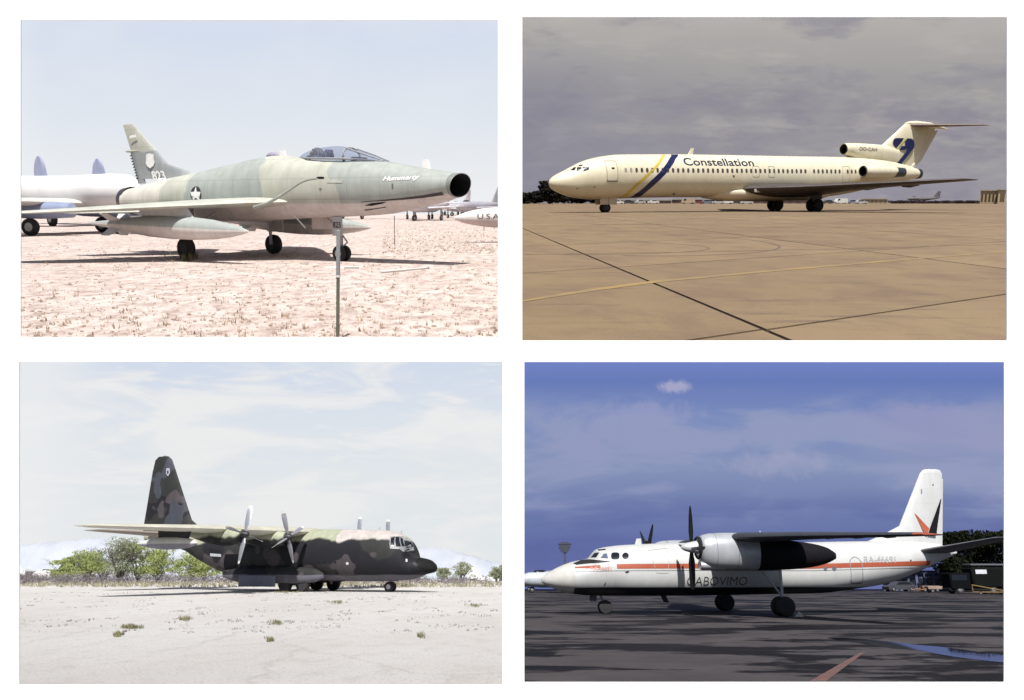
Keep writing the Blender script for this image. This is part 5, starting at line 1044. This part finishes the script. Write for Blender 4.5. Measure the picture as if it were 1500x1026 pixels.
# ------------------------------------------------------------------ stage D: airport edge
parked('parked_propliner', 'D', 757, 118, 12, 15, pm('parked_blue_white', (.42, .46, .50), .5), 'white parked airplane with dark fin left of the turboprop nose', 'airplane', None, .07, .26, .5, True, .1, .10, DGR, pm('wing_teal_grey', (.20, .26, .30), .5))
parked('parked_propliner', 'D', 790, 132, 165, 11.5, WHT, 'small white airplane seen just above the turboprop radome', 'airplane', None, .07, .2, .45, True, .1, .11)
def mast():
    Y = 132; o = empty('light_mast', 'D', px_x('D', 828, Y), Y); tag(o, 'tall floodlight mast above the turboprop radome', 'mast'); ht = at('D', 828, 797, Y)[2]
    MB().tube((0, 0, 0), (0, 0, ht-.6), .22, .14, 8).go('pole', pm('mast_blue_grey', (.07, .08, .13), .6), o); hd = MB().lathe_y([(-.3, .9), (.3, .9)], (0, ht-.5), 6).go('lamp_head', pm('mast_dark', (.03, .035, .06), .6), o); MB().box((-.95, -.35, ht-.15), (.95, .35, ht+.1), .05).go('lamp_bar', pm('mast_dark', (.03, .035, .06), .6), o)
    MB().box((-.8, -.6, 0), (.8, .6, 2.8), .05).go('base_cabinet', pm('cabinet_pale', (.35, .38, .45), .6), o)
mast()
shed('D', 1312, 1402, 140, 2.6, 'terminal_building', 'blue white building with dark doorways behind the turboprop tail', (.085, .11, .19), 8, True, (.008, .009, .02), (.06, .07, .12), 7)
def truck():
    Y = 108; o = empty('fuel_truck', 'D', px_x('D', 1432, Y), Y); tag(o, 'black fuel truck with a white sign at the right edge behind the tail', 'truck'); k = pm('truck_black', (.004, .0045, .005), .8, 0, .1, 1, 0, .05)
    MB().box((-3.9, -1.2, .5), (-1.4, 1.2, 2.5), .15).go('cab', k, o); MB().box((-1.2, -1.25, .7), (5.0, 1.25, 3.15), .2).go('tank', pm('truck_dark_green', (.006, .007, .007), .8, 0, .1, 1, 0, .05), o); MB().box((-4.0, -1.0, .35), (5.0, 1.0, .72), .05).go('chassis', BLACK, o)
    MB().box((-.8, -1.32, 2.35), (.55, -1.27, 2.85), .01).go('sign', pm('sign_white', (.55, .57, .62), .6), o); MB().box((-3.7, -1.23, 1.6), (-1.9, -1.205, 2.25), .0).go('cab_window', PANE, o, None, False)
    MB().box((-1.1, -1.0, 3.32), (5.0, 1.0, 3.55), .06).go('roof_rail', pm('rail_grey', (.09, .09, .11), .6), o)
    for x in (-2.8, 1.2, 3.2):
        for sy in (-1, 1): wheel(o, x, sy*1.0, .48, .48, .3)
truck()
def cart(px, Y, lb, cc, L=3.6):
    o = empty('baggage_cart', 'D', px_x('D', px, Y), Y, R(-4)); tag(o, lb, 'cart', 'carts behind the turboprop tail'); MB().box((-L/2, -.7, .45), (L/2, .7, .85), .04).go('deck', pm('cart_'+lb.split()[0], cc, .6, 0, .2, 2), o)
    for x in (-L*.36, L*.36):
        for sy in (-1, 1): wheel(o, x, sy*.6, .25, .25, .16)
    MB().tube((-L/2, 0, .5), (-L/2-1.3, 0, .3), .05, .05, 6).go('tow_bar', pm('tow_bar_orange', (.30, .16, .08), .6), o)
cart(1378, 118, 'pinkish flat baggage cart left of the fuel truck', (.26, .19, .16), 4.0); cart(1360, 128, 'brown small cart at the far left of the cart row', (.20, .12, .07), 2.4)
def towbar():
    Y = 100; o = empty('tow_bar', 'D', px_x('D', 1452, Y), Y); tag(o, 'yellow brown tow bar frame in front of the fuel truck', 'tow bar'); m = pm('tow_bar_yellow', (.16, .10, .03), .6, 0, .2, 2)
    MB().tube((-2.3, 0, 1.1), (1.9, 0, .35), .07, .07, 8).go('upper_bar', m, o); MB().tube((-2.2, 0, .32), (2.2, 0, .30), .07, .07, 8).go('lower_bar', m, o)
    for x in (-1.4, 1.4): wheel(o, x, 0, .2, .2, .14)
    MB().tube((-2.25, 0, .3), (-2.25, 0, 1.1), .05, .05, 6).go('upright', m, o)
towbar()
car('D', 1316, 130, 'dark', (.03, .03, .04), 'dark car parked under the turboprop tail boom', False, None, 1.0, 10)
ch = empty('wheel_chock', 'D', 13.22, 41.25, R(6)); tag(ch, 'pale wheel chock against the near main wheel of the turboprop', 'chock')
MB().add([(-.22, -.12, 0), (.22, -.12, 0), (.02, -.12, .24), (-.22, .12, 0), (.22, .12, 0), (.02, .12, .24)], [(0, 1, 2), (5, 4, 3), (0, 3, 4, 1), (1, 4, 5, 2), (2, 5, 3, 0)]).go('wedge', pm('chock_white', (.5, .5, .48), .7, 0, .3, 5), ch, None, False)
MB().tube((.1, -.1, .16), (.32, -.2, .02), .018, .018, 6).go('rope', pm('rope_grey', (.3, .3, .28), .9), ch)
